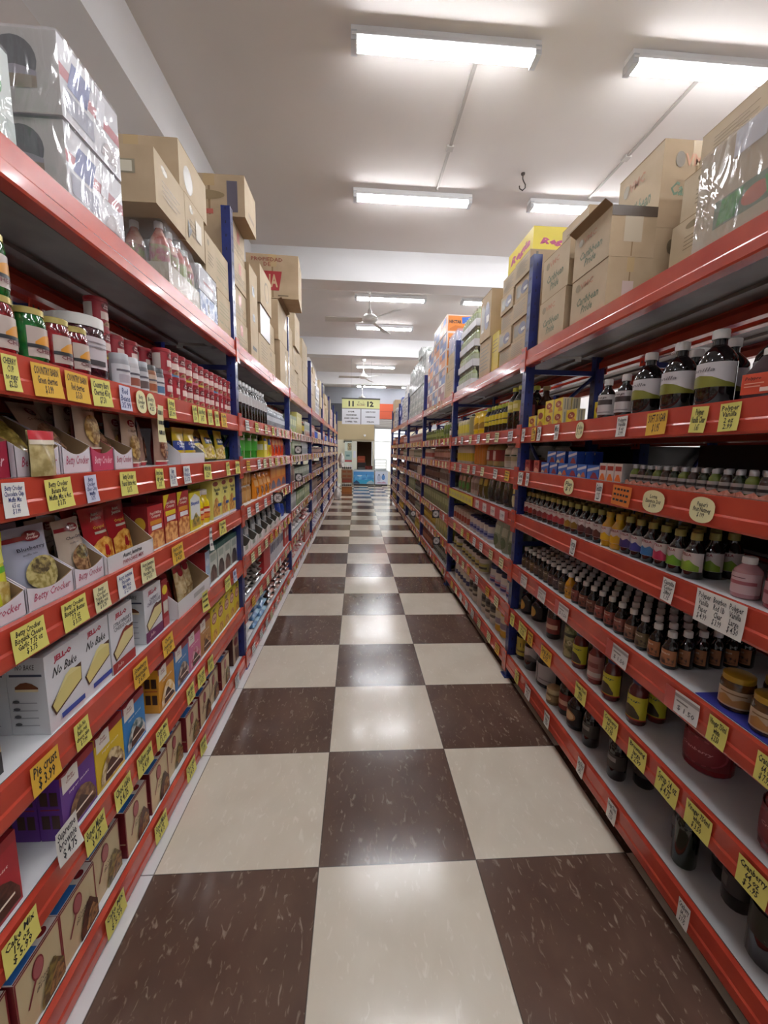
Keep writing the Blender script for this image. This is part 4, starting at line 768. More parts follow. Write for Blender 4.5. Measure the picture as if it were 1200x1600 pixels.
while yy > .86:
    for r in range(4): at('R', VI[(k*2 + r*3) % 6], 5, yy, f"silver-capped essence vial, {('front', 'second', 'third', 'fourth')[r]} row, {ORD[k]} from the seasoning boxes", .014 + r*.041, .002, 'essence vials')
    if k % 6 == 5 or yy - .042 <= .86: pass
    yy -= .041; k += 1
for q in range(3):
    y1_ = 1.597 - .246*q; mb = MB(); d = .170; w = .244
    zs = [.012 + .006*math.sin(j*PI/1.5) for j in range(19)]
    mb.box(-w/2, -d/2 + .001, 0, w/2, d/2, .0016, '#a8604e')
    f = lambda u, v, o: ((u - .5)*w, -d/2 - o, zs[int(round(u*18))]*v)
    mb.grid(lambda u, v: f(u, v, 0), 18, 1, 'n:#b0705c:#c9988a:60', False); mb.grid(lambda u, v: ((.5 - u)*w, -d/2 + .001, zs[18 - int(round(u*18))]*v), 18, 1, '#a07060', False)
    p = P('vial_tray', 'tray', '', w, d, .02, mb.mesh('vial_tray')); at('R', p, 5, y1_ - w/2, f"shallow wavy pink tray under the essence vials, {('farthest', 'middle', 'nearest')[q]} of three", .006)
# fourth shelf: fruit syrup bottles
FC = [('#8a2a3a', 'red'), ('#a5342a', 'red'), ('#6a2a2a', 'brown-red'), ('#7a2a34', 'red'), ('#8a3030', 'red'), ('#a02a3a', 'red'), ('#a83a40', 'red'), ('#a03038', 'red'), ('#9a7a2a', 'ochre'), ('#8a6a24', 'ochre'), ('#5a2a2a', 'brown'), ('#4a2226', 'brown'), ('#5a2e26', 'brown'), ('#d8b020', 'yellow'), ('#d8a820', 'yellow'), ('#3a2a6a', 'purple'), ('#3a3a8a', 'purple'), ('#3a78b0', 'blue'), ('#b02a50', 'pink'), ('#6aa02a', 'green'), ('#7a9a2a', 'green')]
def castilla(col, yel): return bottle('fruit_syrup_bottle', 'bottle', '', .031, .150, G('#c99a1a') if yel else DK, pm('#8f8440' if not yel else '#b89a2a', .45), '#cfc6c4', (.17, .58), [('t', 'CASTILLA', .5, .87, .42, .14, '#8a2430', 0, .03), ('h', .1, .9, .02, [.3, .42, .38, .6, .45, .62, .4, .3], col), ('r', .1, .02, .9, .12, col)], .5, .62, 16, capr=.0165)
CB = {c: castilla(c, n == 'yellow') for c, n in set(FC)}
yy = 2.585
for k, (c, n) in enumerate(FC):
    for r in range(3): at('R', CB[c], 4, yy, f"fruit syrup bottle with {n} picture label, {('front', 'second', 'third')[r]} row, {ORD[k]} from the blue post", .012 + r*.064 + random.uniform(0, .003), 0, 'fruit syrup bottles', rz=random.uniform(-.25, .15))
    yy -= .0655 + (.004 if k % 5 == 4 else 0)
PK = bottle('rose_water_flask', 'flask', '', .035, .118, pm('#b88a90', .1, 0, .4), '#dcdad6', '#cfb4b8', (.12, .62), [('r', .1, .45, .9, .62, '#a8626a'), ('r', .1, .76, .7, .8, '#6a4a50')], .42, .68, 18, sx=.95)
PK2 = bottle('rose_water_flask', 'flask', '', .035, .118, pm('#9a3a4a', .12, 0, .4), '#d0cdca', '#b98a92', (.12, .62), [('r', .1, .45, .9, .62, '#8a3a48')], .42, .68, 18)
at('R', PK, 4, 1.075, 'pale pink flask with white cap, front, right of the green syrup bottles', .015, rz=-.1); at('R', PK2, 4, 1.045, 'deeper pink flask behind the front pale one', .095); at('R', PK2, 4, .98, 'deep pink flask with grey cap, nearest the camera', .02, rz=.2); at('R', PK, 4, .955, 'pale pink flask at the near end, second row', .1)
for k, yy in enumerate((1.13, 1.05, .965)): at('R', CB['#5a2a2a'], 4, yy, f"dark syrup bottle behind the pink flasks, {ORD[k]} from the green bottles", .185)
# fifth shelf: small extract bottles, six deep
EX = ['#5a4a30', '#4a3a28', '#6a5434', '#54463a', '#4a4034', '#5e5240', '#503c3a', '#4a3a40', '#5a4630', '#c9921e', '#7a3a30', '#7a4434', '#7a4a3c', '#84423a', '#8a463c', '#864c40', '#86604a', '#6a5c40', '#96603c', '#9a6440']
EB = [bottle('extract_bottle', 'bottle', '', .0255, .132, G('#c98f14') if c == '#c9921e' else DK, '#d2cdc9', c if c != '#c9921e' else '#b8862a', (.1, .52), [('t', 'Extract', .5, .78, .5, .14, '#cfc0ae', .2, .02), ('r', .1, .1, .9, .5, f'n:{c}:#2e2420:60')], .46, .6, 12, lwide=.5) for c in EX]
yy = 2.56
for k in range(20):
    st = .062 if k < 8 else .0695
    for r in range(6): at('R', EB[k] if (r == 0 or k != 9) else EB[k-1], 3, yy, f"small {'amber' if (k == 9 and r == 0) else 'dark'} extract bottle, {ORD[r]} row, {ORD[k]} from the blue post", .012 + r*.0565 + random.uniform(0, .003), 0, 'small extract bottles', rz=random.uniform(-.3, .2))
    yy -= st
HJ = jar('honey_jar', 'jar', '', .042, .105, pm('n:#3a2410:#5a3a18:30', .12, 0, .4), pm('#b08a2a', .35, .3), '#b9a488', (.12, .62), [('h', .1, .9, .1, [.5, .7, .4, .6, .5], '#a87a40'), ('r', .15, .75, .8, .82, '#7a5a34')], lwide=.38, lidh=.018)
for yy, bk, l in ((1.065, .02, 'gold-lidded honey jar beside the last extract bottles, front'), (.955, .01, 'gold-lidded honey jar nearest to the camera, front'), (1.025, .115, 'gold-lidded honey jar in the second row, farther one'), (.92, .115, 'gold-lidded honey jar in the second row, nearer one')): at('R', HJ, 3, yy, l, bk, .0022, rz=.6)
mb = MB(); mb.box(-.16, -.12, 0, .16, .12, .0018, '#3a3f9a'); p = P('shelf_liner', 'liner', '', .32, .24, .002, mb.mesh('shelf_liner')); at('R', p, 3, .98, 'blue paper shelf liner under the honey jars', .001)
# sixth shelf: jugs, syrups, cranberry
def jug(name, r, h, body, capm, lcol, arts, desc='', hc=None, n=18):
    p = bottle(name, 'jug', desc, r, h, body, capm, lcol, (.1, .5), arts, .34, .55, n, lwide=.45)
    mb = MB(); mb.tube([(r*.86, 0, h*.52), (r*1.02, 0, h*.66), (r*.86, 0, h*.82), (r*.36, 0, h*.86)], r*.13, hc or body, 8); p.parts.append(('handle', mb.mesh('handle'))); return p
MJ = jug('molasses_jug', .05, .19, DK, '#3a2e24', '#1e1616', [('e', .5, .5, .22, .42, '#c9a04a')])
BT = bottle('steak_sauce_bottle', 'bottle', '', .04, .22, G('#24100c'), '#4a1a14', '#7d2a22', (.15, .55), [('r', .1, .3, .9, .6, '#c9a08a')], .5, .72, 18)
MG = jug('maple_syrup_bottle', .046, .205, DK, pm('#20265a', .4), '#b8b43a', [('r', .2, .2, .8, .55, '#2a3a2a'), ('r', .2, .65, .8, .78, '#2f5a3a')])
SY = bottle('syrup_bottle', 'bottle', '', .036, .192, G('#5a1a18'), pm('#1f2552', .4), '#c9c232', (.12, .62), [('t', 'Syrup', .5, .8, .6, .12, '#2a4a3a', .2, .02), ('h', .2, .8, .08, [.2, .5, .6, .55, .2], '#3a3020'), ('r', 0, 0, 1, .05, '#9a2a24')], .56, .72, 18)
SP = bottle('syrup_bottle', 'bottle', '', .036, .192, G('#7a2a24'), pm('#6a2a2c', .4), '#b07a78', (.12, .7), [('r', .1, .1, .9, .3, '#c9bcb8'), ('r', .2, .5, .8, .7, '#8a4a48')], .56, .72, 18)
CR = jug('juice_jug', .072, .255, pm('#7a1420', .12, 0, .4), '#8a1a28', '#6a101a', [('e', .5, .5, .46, .46, '#9a3a44'), ('e', .5, .5, .42, .42, '#7a1822'), ('t', 'Cranberry', .5, .52, .5, .14, '#c98a8c', .2, .02)])
can = lambda r, h, c, a: (lambda mb: (mb.lathe([(r*.96, 0), (r, .006), (r, h - .006), (r*.96, h), (r*.9, h - .004)], pm(c, .3), 16), art(mb, lambda u, v, o: ((r + o + .0004)*math.sin((u-.5)*4.2), -(r + o + .0004)*math.cos((u-.5)*4.2), h*.05 + h*.9*v), a, nx=12, step=.0006), mb)[-1])(MB())
CN = P('olive_tin', 'tin', '', .08, .08, .17, can(.04, .17, '#6a6a44', [('r', .0, .0, 1, 1, 'n:#5a5a34:#a8a478:30'), ('t', '10101', .5, .5, .8, .2, '#c9c4a0', 0, .03), ('r', 0, .7, 1, .8, '#2e2e20')]).mesh('olive_tin'))
for yy, p, bk, l in ((2.56, MJ, .03, 'dark molasses jug with gold drop label beside the blue post'), (2.44, MJ, .05, 'dark molasses jug with gold drop label, nearer one'), (2.50, MJ, .17, 'dark molasses jug in the second row'), (2.19, BT, .03, 'tall dark sauce bottle with red label, front'), (2.12, BT, .13, 'tall dark sauce bottle with red label, behind'), (1.97, CN, .02, 'shiny olive printed tin, front one'), (1.965, CN, .11, 'shiny olive printed tin, second one'), (1.865, SY, .012, 'yellow-labelled syrup bottle with navy cap, farthest of three in front'), (1.73, SP, .015, 'pink-labelled syrup bottle between the yellow ones'), (1.60, SY, .008, 'yellow-labelled syrup bottle with navy cap, middle of three in front'), (1.44, SY, .012, 'yellow-labelled syrup bottle with navy cap, nearest of three in front'), (1.80, SY, .1, 'yellow-labelled syrup bottle in the second row, farther'), (1.45, SY, .1, 'yellow-labelled syrup bottle in the second row, nearer'), (1.205, CR, .07, 'big red cranberry juice jug, front one'), (1.215, CR, .225, 'big red cranberry juice jug behind the front one'), (.885, CR, .012, 'big red juice jug at the near end of the shelf')): at('R', p, 2, yy, l, bk, rz=0 if p is not CR else .25)
# bottom shelf
YB1 = bottle('sauce_bottle', 'bottle', '', .045, .25, DK, '#26201e', '#b8a43a', (.12, .62), [('t', '21', .5, .6, .6, .24, '#26201e', 0, .04), ('r', .1, .2, .9, .3, '#6a5a2a')], .4, .64)
WB1 = bottle('vinegar_bottle', 'bottle', '', .052, .255, DK, '#26201e', '#b4b0b0', (.25, .6), [('h', .1, .9, .05, [.2, .5, .3, .5, .2], '#5a5658'), ('r', 0, 0, 1, .08, '#3a3638')], .4, .62)
BJ1 = jug('vinegar_jug', .085, .29, pm('#24242a', .2, 0, .3), '#2a2a2e', '#a8a4a6', [('r', .48, 0, .52, 1, '#26262a'), ('r', .1, .3, .42, .6, '#3a3436'), ('r', .58, .2, .9, .26, '#7a7678')], n=22)
MU = jar('mustard_jar', 'jar', '', .04, .09, pm('#6a5430', .3), pm('#b8a880', .5), '#8a744a', (.2, .6), [('e', .5, .5, .2, .4, '#c9b890')], lidh=.03, lidr=1.0)
CO = jug('sherry_jug', .05, .23, DK, '#26201e', '#1c1614', [('e', .5, .5, .3, .3, '#a8744a'), ('e', .5, .5, .24, .24, '#d0b48a')])
WN = bottle('wine_bottle', 'bottle', '', .038, .26, DK, pm('#b8942a', .4), '#3a3430', (.2, .45), [('r', .3, .5, .7, .8, '#8a8480')], .34, .58, 16, capn='foil')
WG = bottle('wine_bottle', 'bottle', '', .037, .25, G('#0e1a10'), pm('#b09a24', .4), None, neck=.36, shoulder=.62, n=16, capn='foil')
WD = bottle('wine_bottle', 'bottle', '', .042, .25, DK, pm('#8a7a60', .4), '#2e2826', (.2, .45), [('r', .2, .2, .5, .8, '#6a6460')], .34, .58, 16, capn='foil')
DC = bottle('cooking_wine_bottle', 'bottle', '', .056, .275, DK, '#1e1a1c', '#2a2e24', (.3, .6), [('q', [(.2, .9), (.4, .9), (.8, .1), (.6, .1)], '#6a6a58'), ('e', .8, .3, .12, .2, '#8a6a6a')], .4, .6, 18)
for yy, p, bk, l in ((2.585, YB1, .012, 'dark sauce bottle with yellow label beside the blue post'), (2.45, WB1, .012, 'dark vinegar bottle with white label'), (2.26, BJ1, .02, 'big charcoal vinegar jug with split white label'), (2.08, MU, .006, 'small brown mustard jar in front of the big jug'), (1.985, BT, .03, 'slim red-brown bottle right of the mustard jar'), (1.875, CO, .02, 'dark jug with round orange label'), (1.90, BT, .14, 'slim dark bottle behind the orange-label jug'), (1.745, WN, .015, 'dark bottle with grey patch, left of the gold-capped pair'), (1.63, WN, .09, 'gold-capped dark bottle in the second row, farther'), (1.545, WN, .03, 'gold-capped dark bottle, front of the pair'), (1.50, WD, .12, 'dark bottle with tan cap in the second row'), (1.445, WD, .19, 'dark bottle with tan cap in the third row'), (1.165, WG, .025, 'dark green bottle with yellow cap standing alone near the edge'), (1.235, WD, .085, 'dark bottle with cream neck behind the green one, farther'), (1.11, WD, .13, 'dark bottle with tan neck behind the green one, nearer'), (1.03, WD, .09, 'dark bottle third right of the green one'), (.885, DC, .035, 'large dark cooking wine bottle at the near end, front'), (.955, DC, .165, 'large dark cooking wine bottle at the near end, behind'), (.765, DC, .06, 'large dark cooking wine bottle nearest the camera')): at('R', p, 1, yy, l, bk)

# ================================================================== GOODS: TOP SHELVES
def kraft(w, d, h, mat=KRAFT, mat2=KRAFT2, prints=(), endp=(), flaps=False, name='kraft_carton'):
    mb = MB(); mb.box(-w/2, -d/2, 0, w/2, d/2, h, mat, mat2, mat2)
    A = lambda u, v, o: ((u-.5)*w, -d/2 - o, v*h)
    art(mb, A, [('r', 0, .985, 1, 1, KRAFTI)] + list(prints))
    for sg in (1, -1):
        art(mb, (lambda u, v, o: (w/2 + o, -d/2 + u*d, v*h)) if sg > 0 else (lambda u, v, o: (-w/2 - o, d/2 - u*d, v*h)), [('r', .485, .02, .515, 1, KRAFTI), ('r', .42, .72, .58, 1, pm('#b39a74', .25))] + list(endp))
    art(mb, lambda u, v, o: ((u-.5)*w, -d/2 + v*d, h + o), [('r', 0, .49, 1, .51, KRAFTI), ('r', 0, .44, 1, .56, pm('#b39a74', .25))])
    p = P(name, 'carton', '', w, d, h, mb.mesh(name))
    if flaps:
        mb = MB(); t = .003
        mb.face([(-w/2, -d/2, h), (w/2, -d/2, h), (w/2, -d/2 - .035, h + .02), (-w/2, -d/2 - .035, h + .02)], KRAFTI); mb.face([(-w/2, -d/2 - .035, h + .023), (w/2, -d/2 - .035, h + .023), (w/2, -d/2, h + .003), (-w/2, -d/2, h + .003)], mat)
        p.parts.append(('flap', mb.mesh('flap')))
    return p
def lines(x0, x1, y, n=4, c='#7d6a4c', dy=.09, th=.02): return [('r', x0, y - k*dy, x1 - (k % 2)*.12, y - k*dy + th, c) for k in range(n)]
def top(side, p, y0, z, label, back=.0, rz=0, group=None, rot=None):
    at(side, p, 7, y0 + p.w/2, label, back, z - zdeck(side, 7), group, rz, rot)
ZL, ZR = zdeck('L', 7) + .0006, zdeck('R', 7) + .0006
def film_box(w, d, h, draw=0.):
    """shrink film hugging a pack: an enclosing skin with soft vertical edges, drawn in towards the top by `draw`"""
    e = .004; c = .012; X_, Y_ = w/2 + e, d/2 + e
    ring = [(-X_, -Y_ + c), (-X_ + c*.3, -Y_ + c*.3), (-X_ + c, -Y_), (0, -Y_), (X_ - c, -Y_), (X_ - c*.3, -Y_ + c*.3), (X_, -Y_ + c), (X_, 0), (X_, Y_ - c), (X_ - c*.3, Y_ - c*.3), (X_ - c, Y_), (0, Y_), (-X_ + c, Y_), (-X_ + c*.3, Y_ - c*.3), (-X_, Y_ - c), (-X_, 0)]
    n = len(ring); lev = [(0, 1), (.3, 1), (.6, 1), (.75, 1 - draw*.3), (.9, 1 - draw*.7), (1, 1 - draw)]
    mb = MB()
    mb.grid(lambda u, v: (lambda q, t: (q[0]*t[1], q[1]*t[1], (h + .003)*t[0] + .0004))(ring[int(round(u*n)) % n], lev[int(round(v*5))]), n, 5, FILM, True, True)
    k = 1 - draw; mb.face([(x*k, y*k, h + .0034) for x, y in ring], FILM)
    return mb.mesh('shrink_film')
# --- left, near bay
def white_pack(seed):
    w, d, h = .278, .30, .195
    p = carton('wrapped_pack', 'pack', '', w, d, h, '#cfcdd2', ct='#d4d2d8', cs='#b5aca6',
       front=[('r', 0, .5, 1, .66, '#a82a3c'), ('q', [(.1, .45), (.4, .45), (.5, .85), (.2, .85)], '#3a4a8c'), ('r', .06, .12, .5, .4, '#8a8a9c'), ('q', [(.55, .5), (.62, .9), (.75, .9), (.68, .5)], '#e6e4ea'), ('h', .6, .95, .1, [.1, .3, .35, .3, .1], '#b0a4a4')],
       side=[('e', .62, .62, .2, .3, '#2a2226'), ('h', .43, .81, .34, [.5, .55, .58, .55, .5], '#8a8088'), ('h', .43, .81, .30, [.44, .46, .46, .44], '#7d6446')], top=[('r', .2, .3, .8, .7, '#b8b4c0')])
    p.parts.append(('shrink_film', film_box(w, d, h))); return p
WP = white_pack(1)
top('L', WP, 1.308, ZL, 'shrink-wrapped white pack with red band, lower of the stack'); top('L', WP, 1.30, ZL + .2005, 'shrink-wrapped white pack with red band, upper of the stack', -.006)
top('L', carton('white_carton', 'carton', '', .30, .16, .19, '#c4c2c4', cs='#6a6470', front=lines(.1, .8, .8)), 1.34, ZL + .2, 'white carton behind the upper wrapped pack', .32); top('L', carton('white_carton', 'carton', '', .30, .16, .195, '#c4c2c4', cs='#6a6470'), 1.34, ZL, 'white carton behind the lower wrapped pack', .32)
def green_pack():
    w, d, h = .26, .25, .20
    p = carton('wrapped_pack', 'pack', '', w, d, h, '#c9d2cc', front=[('e', .7, .6, .2, .2, '#3f9a4a'), ('t', 'bio', .7, .6, .2, .16, '#e4ece4', .2, .03), ('r', 0, .08, 1, .3, '#aab8b0')], side=[('e', .6, .6, .3, .2, '#3f9a4a'), ('r', 0, .1, 1, .35, '#b4c4b8')]); p.parts.append(('shrink_film', film_box(w, d, h))); return p
GP = green_pack(); top('L', GP, .87, ZL, 'green and white wrapped pack at the near end, lower one'); top('L', GP, .85, ZL + .206, 'green and white wrapped pack at the near end, upper one', .0)
def bottle_pack(w, d, h, nx, ny, body, capc, tray, labelc, name='juice_pack', capz=.9):
    p = P(name, 'pack', '', w, d, h, None)
    mb = MB(); mb.box(-w/2, -d/2, 0, w/2, d/2, .002, tray); 
    for a in (-1, 1): mb.box(-w/2, a*(d/2 - .0012) - .0012, 0, w/2, a*(d/2 - .0012) + .0012, h*.36, tray); mb.box(a*(w/2 - .0012) - .0012, -d/2, 0, a*(w/2 - .0012) + .0012, d/2, h*.36, tray)
    p.parts.append(('tray', mb.mesh('tray'))); r = min(w/nx, d/ny)/2*.95
    for i in range(nx):
        for j in range(ny):
            if 0 < i < nx - 1 and 0 < j < ny - 1: continue
            cx, cy = -w/2 + w*(i + .5)/nx, -d/2 + d*(j + .5)/ny; mb = MB()
            mb.lathe([(r*.9, .003), (r, .02), (r, h*.28)], body, 12, 1, 1, cx, cy); mb.lathe([(r, h*.28), (r, h*.62)], labelc, 12, 1, 1, cx, cy, cap=False); mb.lathe([(r, h*.62), (r*.8, h*.74), (r*.36, h*.87), (r*.36, h*.9)], body, 12, 1, 1, cx, cy, cap=False); mb.lathe([(r*.44, h*.89), (r*.44, h*.985)], capc, 10, 1, 1, cx, cy)
            p.parts.append(('bottle', mb.mesh('bottle')))
    return p
JP = bottle_pack(.345, .30, .27, 4, 3, pm('n:#a03a28:#c9a08a:14', .2), '#d6d2d0', '#a89a86', 'n:#8a2a3a:#7a8a3a:22'); JP.parts.append(('shrink_film', film_box(.345, .30, .27, .16)))
top('L', JP, 1.925, ZL, 'shrink-wrapped pack of fruit juice bottles in a cardboard tray')
KP = [('e', .3, .8, .1, .08, '#8a7a5c')] + lines(.2, .8, .55, 4)
EL = [('r', .6, .5, .8, .75, '#8a806a'), ('r', .63, .53, .77, .72, '#c4bca8')]
top('L', kraft(.285, .36, .20, prints=KP, endp=EL), 1.835, ZL + .2745, 'long kraft carton resting on the juice bottle pack', -.004)
top('L', kraft(.24, .34, .21, prints=KP), 2.135, ZL + .2745, 'kraft carton with torn front beside the long one', .0, flaps=False) if False else top('L', kraft(.24, .34, .21, prints=KP + [('q', [(.1, .1), (.1, .5), (.3, .35)], '#2e2620'), ('r', .5, .3, .8, .7, '#d4ccbc')]), 2.135, ZL + .2745, 'kraft carton with torn front beside the long one', .0)
top('L', kraft(.34, .40, .19, prints=[('e', .3, .4, .16, .3, '#6a5a40')], flaps=False), 2.10, ZL + .487, 'wide kraft carton on top of the pile, closest to the ceiling beam', .005)
p = kraft(.20, .006, .10, mat=KRAFTI, mat2=KRAFTI, name='carton_flap', prints=[('r', .1, .4, .2, .7, '#3a3026'), ('r', .6, .3, .7, .6, '#3a3026')]); p.cat = 'cardboard'
def sp(c, labels): return carton('wrapped_pack', 'pack', '', .255, .30, .115, c, front=labels, side=lines(.1, .9, .7, 3, '#8a8a94'))
BP1, BP2 = sp('n:#2f5fa8:#c9d2e2:26', [('r', .4, .3, .5, .7, '#26262e')]), sp('#a8a6ac', [('r', .2, .4, .8, .5, '#8a2a2e'), ('r', 0, .1, 1, .3, '#c4c4cc')])
for q in (BP1, BP2): q.parts.append(('shrink_film', film_box(.255, .30, .115)))
top('L', BP1, 2.285, ZL, 'blue and white wrapped pack left of the kraft pair'); top('L', BP2, 2.28, ZL + .1215, 'grey wrapped pack on the blue one')
top('L', kraft(.15, .34, .20, prints=KP), 2.385, ZL + .243, 'narrow kraft carton on the grey wrapped pack', .0)
FL = [('t', 'Fragile  This side', .5, .25, .8, .07, '#6f7a5a', .1, .01)] + lines(.1, .9, .7, 4, '#8d8a5c')
KA = kraft(.24, .38, .225, prints=FL); top('L', KA, 2.55, ZL, 'kraft carton beside the first blue post, lower of the pair'); top('L', KA, 2.545, ZL + .226, 'kraft carton beside the first blue post, upper of the pair', .004)
# --- left, second bay
KS = kraft(.31, .40, .196, mat2=KRAFT2, prints=[('r', .4, .5, .6, .85, '#b0685a'), ('t', 'Supreme Foods', .5, .2, .9, .14, '#77694f', .1, .012)] + lines(.1, .9, .42, 2))
for k in range(4): top('L', KS, 2.93, ZL + k*.197, f"kraft carton with faded red mark behind the first blue post, {('lowest', 'second', 'third', 'highest')[k]} of four", .01 + .006*(k % 2))
top('L', kraft(.29, .44, .24, prints=[('r', .3, .2, .8, .3, '#8a7454')], endp=[('r', .75, .1, .9, .85, '#5c5560'), ('e', .25, .8, .12, .08, '#4a4470'), ('e', .4, .5, .32, .12, '#84704f'), ('r', .4, .04, .55, .16, '#b0584a')]), 2.945, ZL + .789, 'kraft carton jutting out on top of the four-high stack', -.07)
top('L', kraft(.235, .34, .65, prints=[('r', .3, .7, .6, .8, '#3a3a3c'), ('r', .3, .42, .6, .5, '#3a3a3c'), ('r', .2, .1, .7, .14, '#3a3a3c')]), 3.255, ZL, 'tall upright kraft carton next to the four-high stack', -.01)
top('L', kraft(.40, .36, .255, prints=lines(.2, .8, .75, 6)), 3.55, ZL, 'kraft carton with printed lines below the open case', .0)
top('L', carton('open_case', 'carton', '', .38, .34, .23, KRAFT, cf='#bfbdbd', front=[('r', .05, .05, .95, .92, '#d0ced2')], side=[('r', .1, .2, .9, .6, '#5c5878')]), 3.60, ZL + .256, 'open case with a white front panel', -.005)
top('L', kraft(.43, .36, .29, prints=[('e', .55, .5, .2, .28, '#7a6a4e'), ('e', .55, .5, .16, .22, KRAFT2)]), 3.58, ZL + .488, 'kraft carton with ring print on the open case', -.015)
top('L', kraft(.30, .34, .25, prints=KP), 4.03, ZL, 'small kraft carton between the lined carton and the taped one', .02); top('L', kraft(.32, .34, .24, prints=KP), 4.03, ZL + .252, 'kraft carton above the small one', .03)
top('L', kraft(.50, .40, .40, prints=[('r', .6, .1, .75, .9, pm('#c2b294', .15))]), 4.38, ZL, 'big taped kraft carton before the second blue post', -.02)
top('L', kraft(.52, .38, .37, prints=[('q', [(.6, .5), (.9, .9), (.95, .5)], '#d0c8b4')], flaps=True), 4.36, ZL + .402, 'kraft carton with raised flap on the taped one', -.01)
VB = kraft(.42, .50, .40, prints=[('r', .3, .1, .45, .9, pm('#cdbd9c', .15))], endp=[('q', [(0, .18), (.62, .18), (.68, .62), (0, .62)], '#9a2a2e'), ('t', 'VIANA', .32, .4, .56, .3, '#b89a78', 0, .03), ('t', 'PROPIEDAD\nDE', .4, .83, .6, .2, '#8a4a3a', 0, .02), ('r', .6, .05, .8, .08, '#6a5a44')])
top('L', VB, 4.42, ZL + .80, 'large kraft carton with red label overhanging the aisle, highest on the left', -.19, rz=.06)
# --- left, further bays: carton piles
def pile(side, y0, y1, zmax, kinds, bay, seed, wr=(.35, .55), hr=(.2, .36), back=(-.01, .03), depth=(.34, .42)):
    rn = random.Random(seed); y = y0; Z0 = ZL if side == 'L' else ZR; k = 0; pn = 0
    while y < y1 - .2:
        w = min(rn.uniform(*wr), y1 - y); z = Z0; col = rn.choice(kinds); lv = 0
        zt = Z0 + (zmax - Z0)*rn.uniform(.62, 1.0)
        while z < zt - .12:
            h = rn.uniform(*hr) if col[1] is None else col[1]
            pr = rn.choice([KP, FL, lines(.15, .85, .7, 5), lines(.2, .6, .5, 2)]) if col[0] == 'kraft' else col[2]
            if col[0] == 'kraft': p = kraft(w - .008, rn.uniform(*depth), h, mat=rn.choice((KRAFT, KRAFT2)), prints=pr)
            else: p = carton(col[0], 'carton', '', w - .008, rn.uniform(*depth), h, col[3], front=pr, side=pr, cf=col[4] if len(col) > 4 else None)
            lv += 1; k += 1
            nm = 'kraft carton' if col[0] == 'kraft' else col[5]
            top(side, p, y + rn.uniform(0, .004), z, f"{nm}, {ORD[lv-1]} up in {ORD[pn]} pile past the {ORD[bay-2]} {'left' if side == 'L' else 'right'} post", rn.uniform(*back))
            z += h + .001
        pn += 1; y += w + .006
K_ = ('kraft', None)
WHC = ('white_carton', None, [('r', .1, .2, .9, .5, '#9a9aa6'), ('r', .2, .6, .7, .8, '#5a5a70')], '#bdb9b6', '#c9c6c4', 'pale printed carton')
BLC = ('blue_pack', .22, [('r', .1, .2, .9, .6, '#c9cde0')], '#3a4a94', '#4a5aa4', 'blue printed pack')
PNC = ('pink_pack', .26, [('r', .1, .2, .9, .7, '#b89a9a')], '#b08a86', '#c0a09a', 'pinkish printed pack')
pile('L', 5.05, 7.15, 3.25, [K_], 3, 3, (.4, .62), (.26, .42))
pile('L', 7.34, 9.5, 3.0, [K_, K_, WHC, BLC], 4, 4); pile('L', 9.7, 11.8, 2.9, [K_, K_, PNC], 5, 5, (.45, .7)); pile('L', 12.0, 14.1, 3.05, [K_, PNC], 6, 6, (.5, .8)); pile('L', 14.3, 16.4, 2.8, [K_], 7, 7, (.6, .9))
# --- right, near bay
CARB = [('t', 'Caribbean\nPride', .5, .36, .62, .36, '#56684c', .3, .02), ('t', 'VMC', .45, .78, .36, .12, '#b07a5a', 0, .02), ('e', .2, .78, .07, .08, '#8a7a5a')]
CEND = [('t', 'Caribbean', .5, .45, .7, .16, '#4f6a4c', .3, .025), ('t', 'VMC', .52, .78, .4, .14, '#b8805c', 0, .02), ('e', .25, .78, .07, .09, '#6a5c46')]
NB = carton('wrapped_carton', 'carton', '', .60, .36, .27, KRAFT, cf=KRAFT2, front=[('q', [(.12, .14), (.52, .14), (.52, .42), (.12, .42)], '#6a7a5a'), ('q', [(.14, .16), (.24, .16), (.28, .4), (.16, .4)], '#3f8a34'), ('e', .34, .26, .07, .09, '#b8603a'), ('q', [(.4, .18), (.5, .2), (.46, .4), (.38, .36)], '#4f9a3c'), ('r', .2, .75, .36, 1, pm('#d8d6da', .1)), ('r', .62, 0, .64, 1, '#9a8a70')])
NB.parts.append(('shrink_film', film_box(.60, .36, .27)))
top('R', NB, .755, ZR, 'large film-wrapped carton with green fruit print at the near end', -.015)
for k, (h, yy, bk) in enumerate(((.12, 1.385, .05), (.16, 1.39, .06), (.17, 1.38, .08))): top('R', kraft(.36, .34, h, prints=KP, endp=[('r', .2, .2, .4, .7, '#8a7a5c')]), yy, ZR + (0, .121, .282)[k], f"kraft carton behind the film-wrapped one, {('bottom', 'middle', 'top')[k]} of the pile", bk + .14)
top('R', kraft(.30, .30, .14, prints=lines(.2, .8, .7), endp=[('r', .3, .3, .5, .8, '#7a6a4c')]), 1.42, ZR + .453, 'kraft carton topmost of the set-back pile', .26)
CB1 = kraft(.30, .20, .212, prints=CARB, endp=[('r', .35, .1, .6, .55, '#b8a09a'), ('r', .4, 0, .55, .1, '#a8483c')]); top('R', CB1, 1.85, ZR, 'kraft carton with green script, lower of the pair with taped ends', .0)
CB2 = kraft(.30, .20, .20, prints=CARB, endp=[('r', .3, .3, .7, .9, pm('#b8aa96', .12)), ('r', 0, .8, 1, 1, '#4a3c30')], flaps=True); top('R', CB2, 1.85, ZR + .213, 'kraft carton with open dark flaps, upper of the pair', -.002)
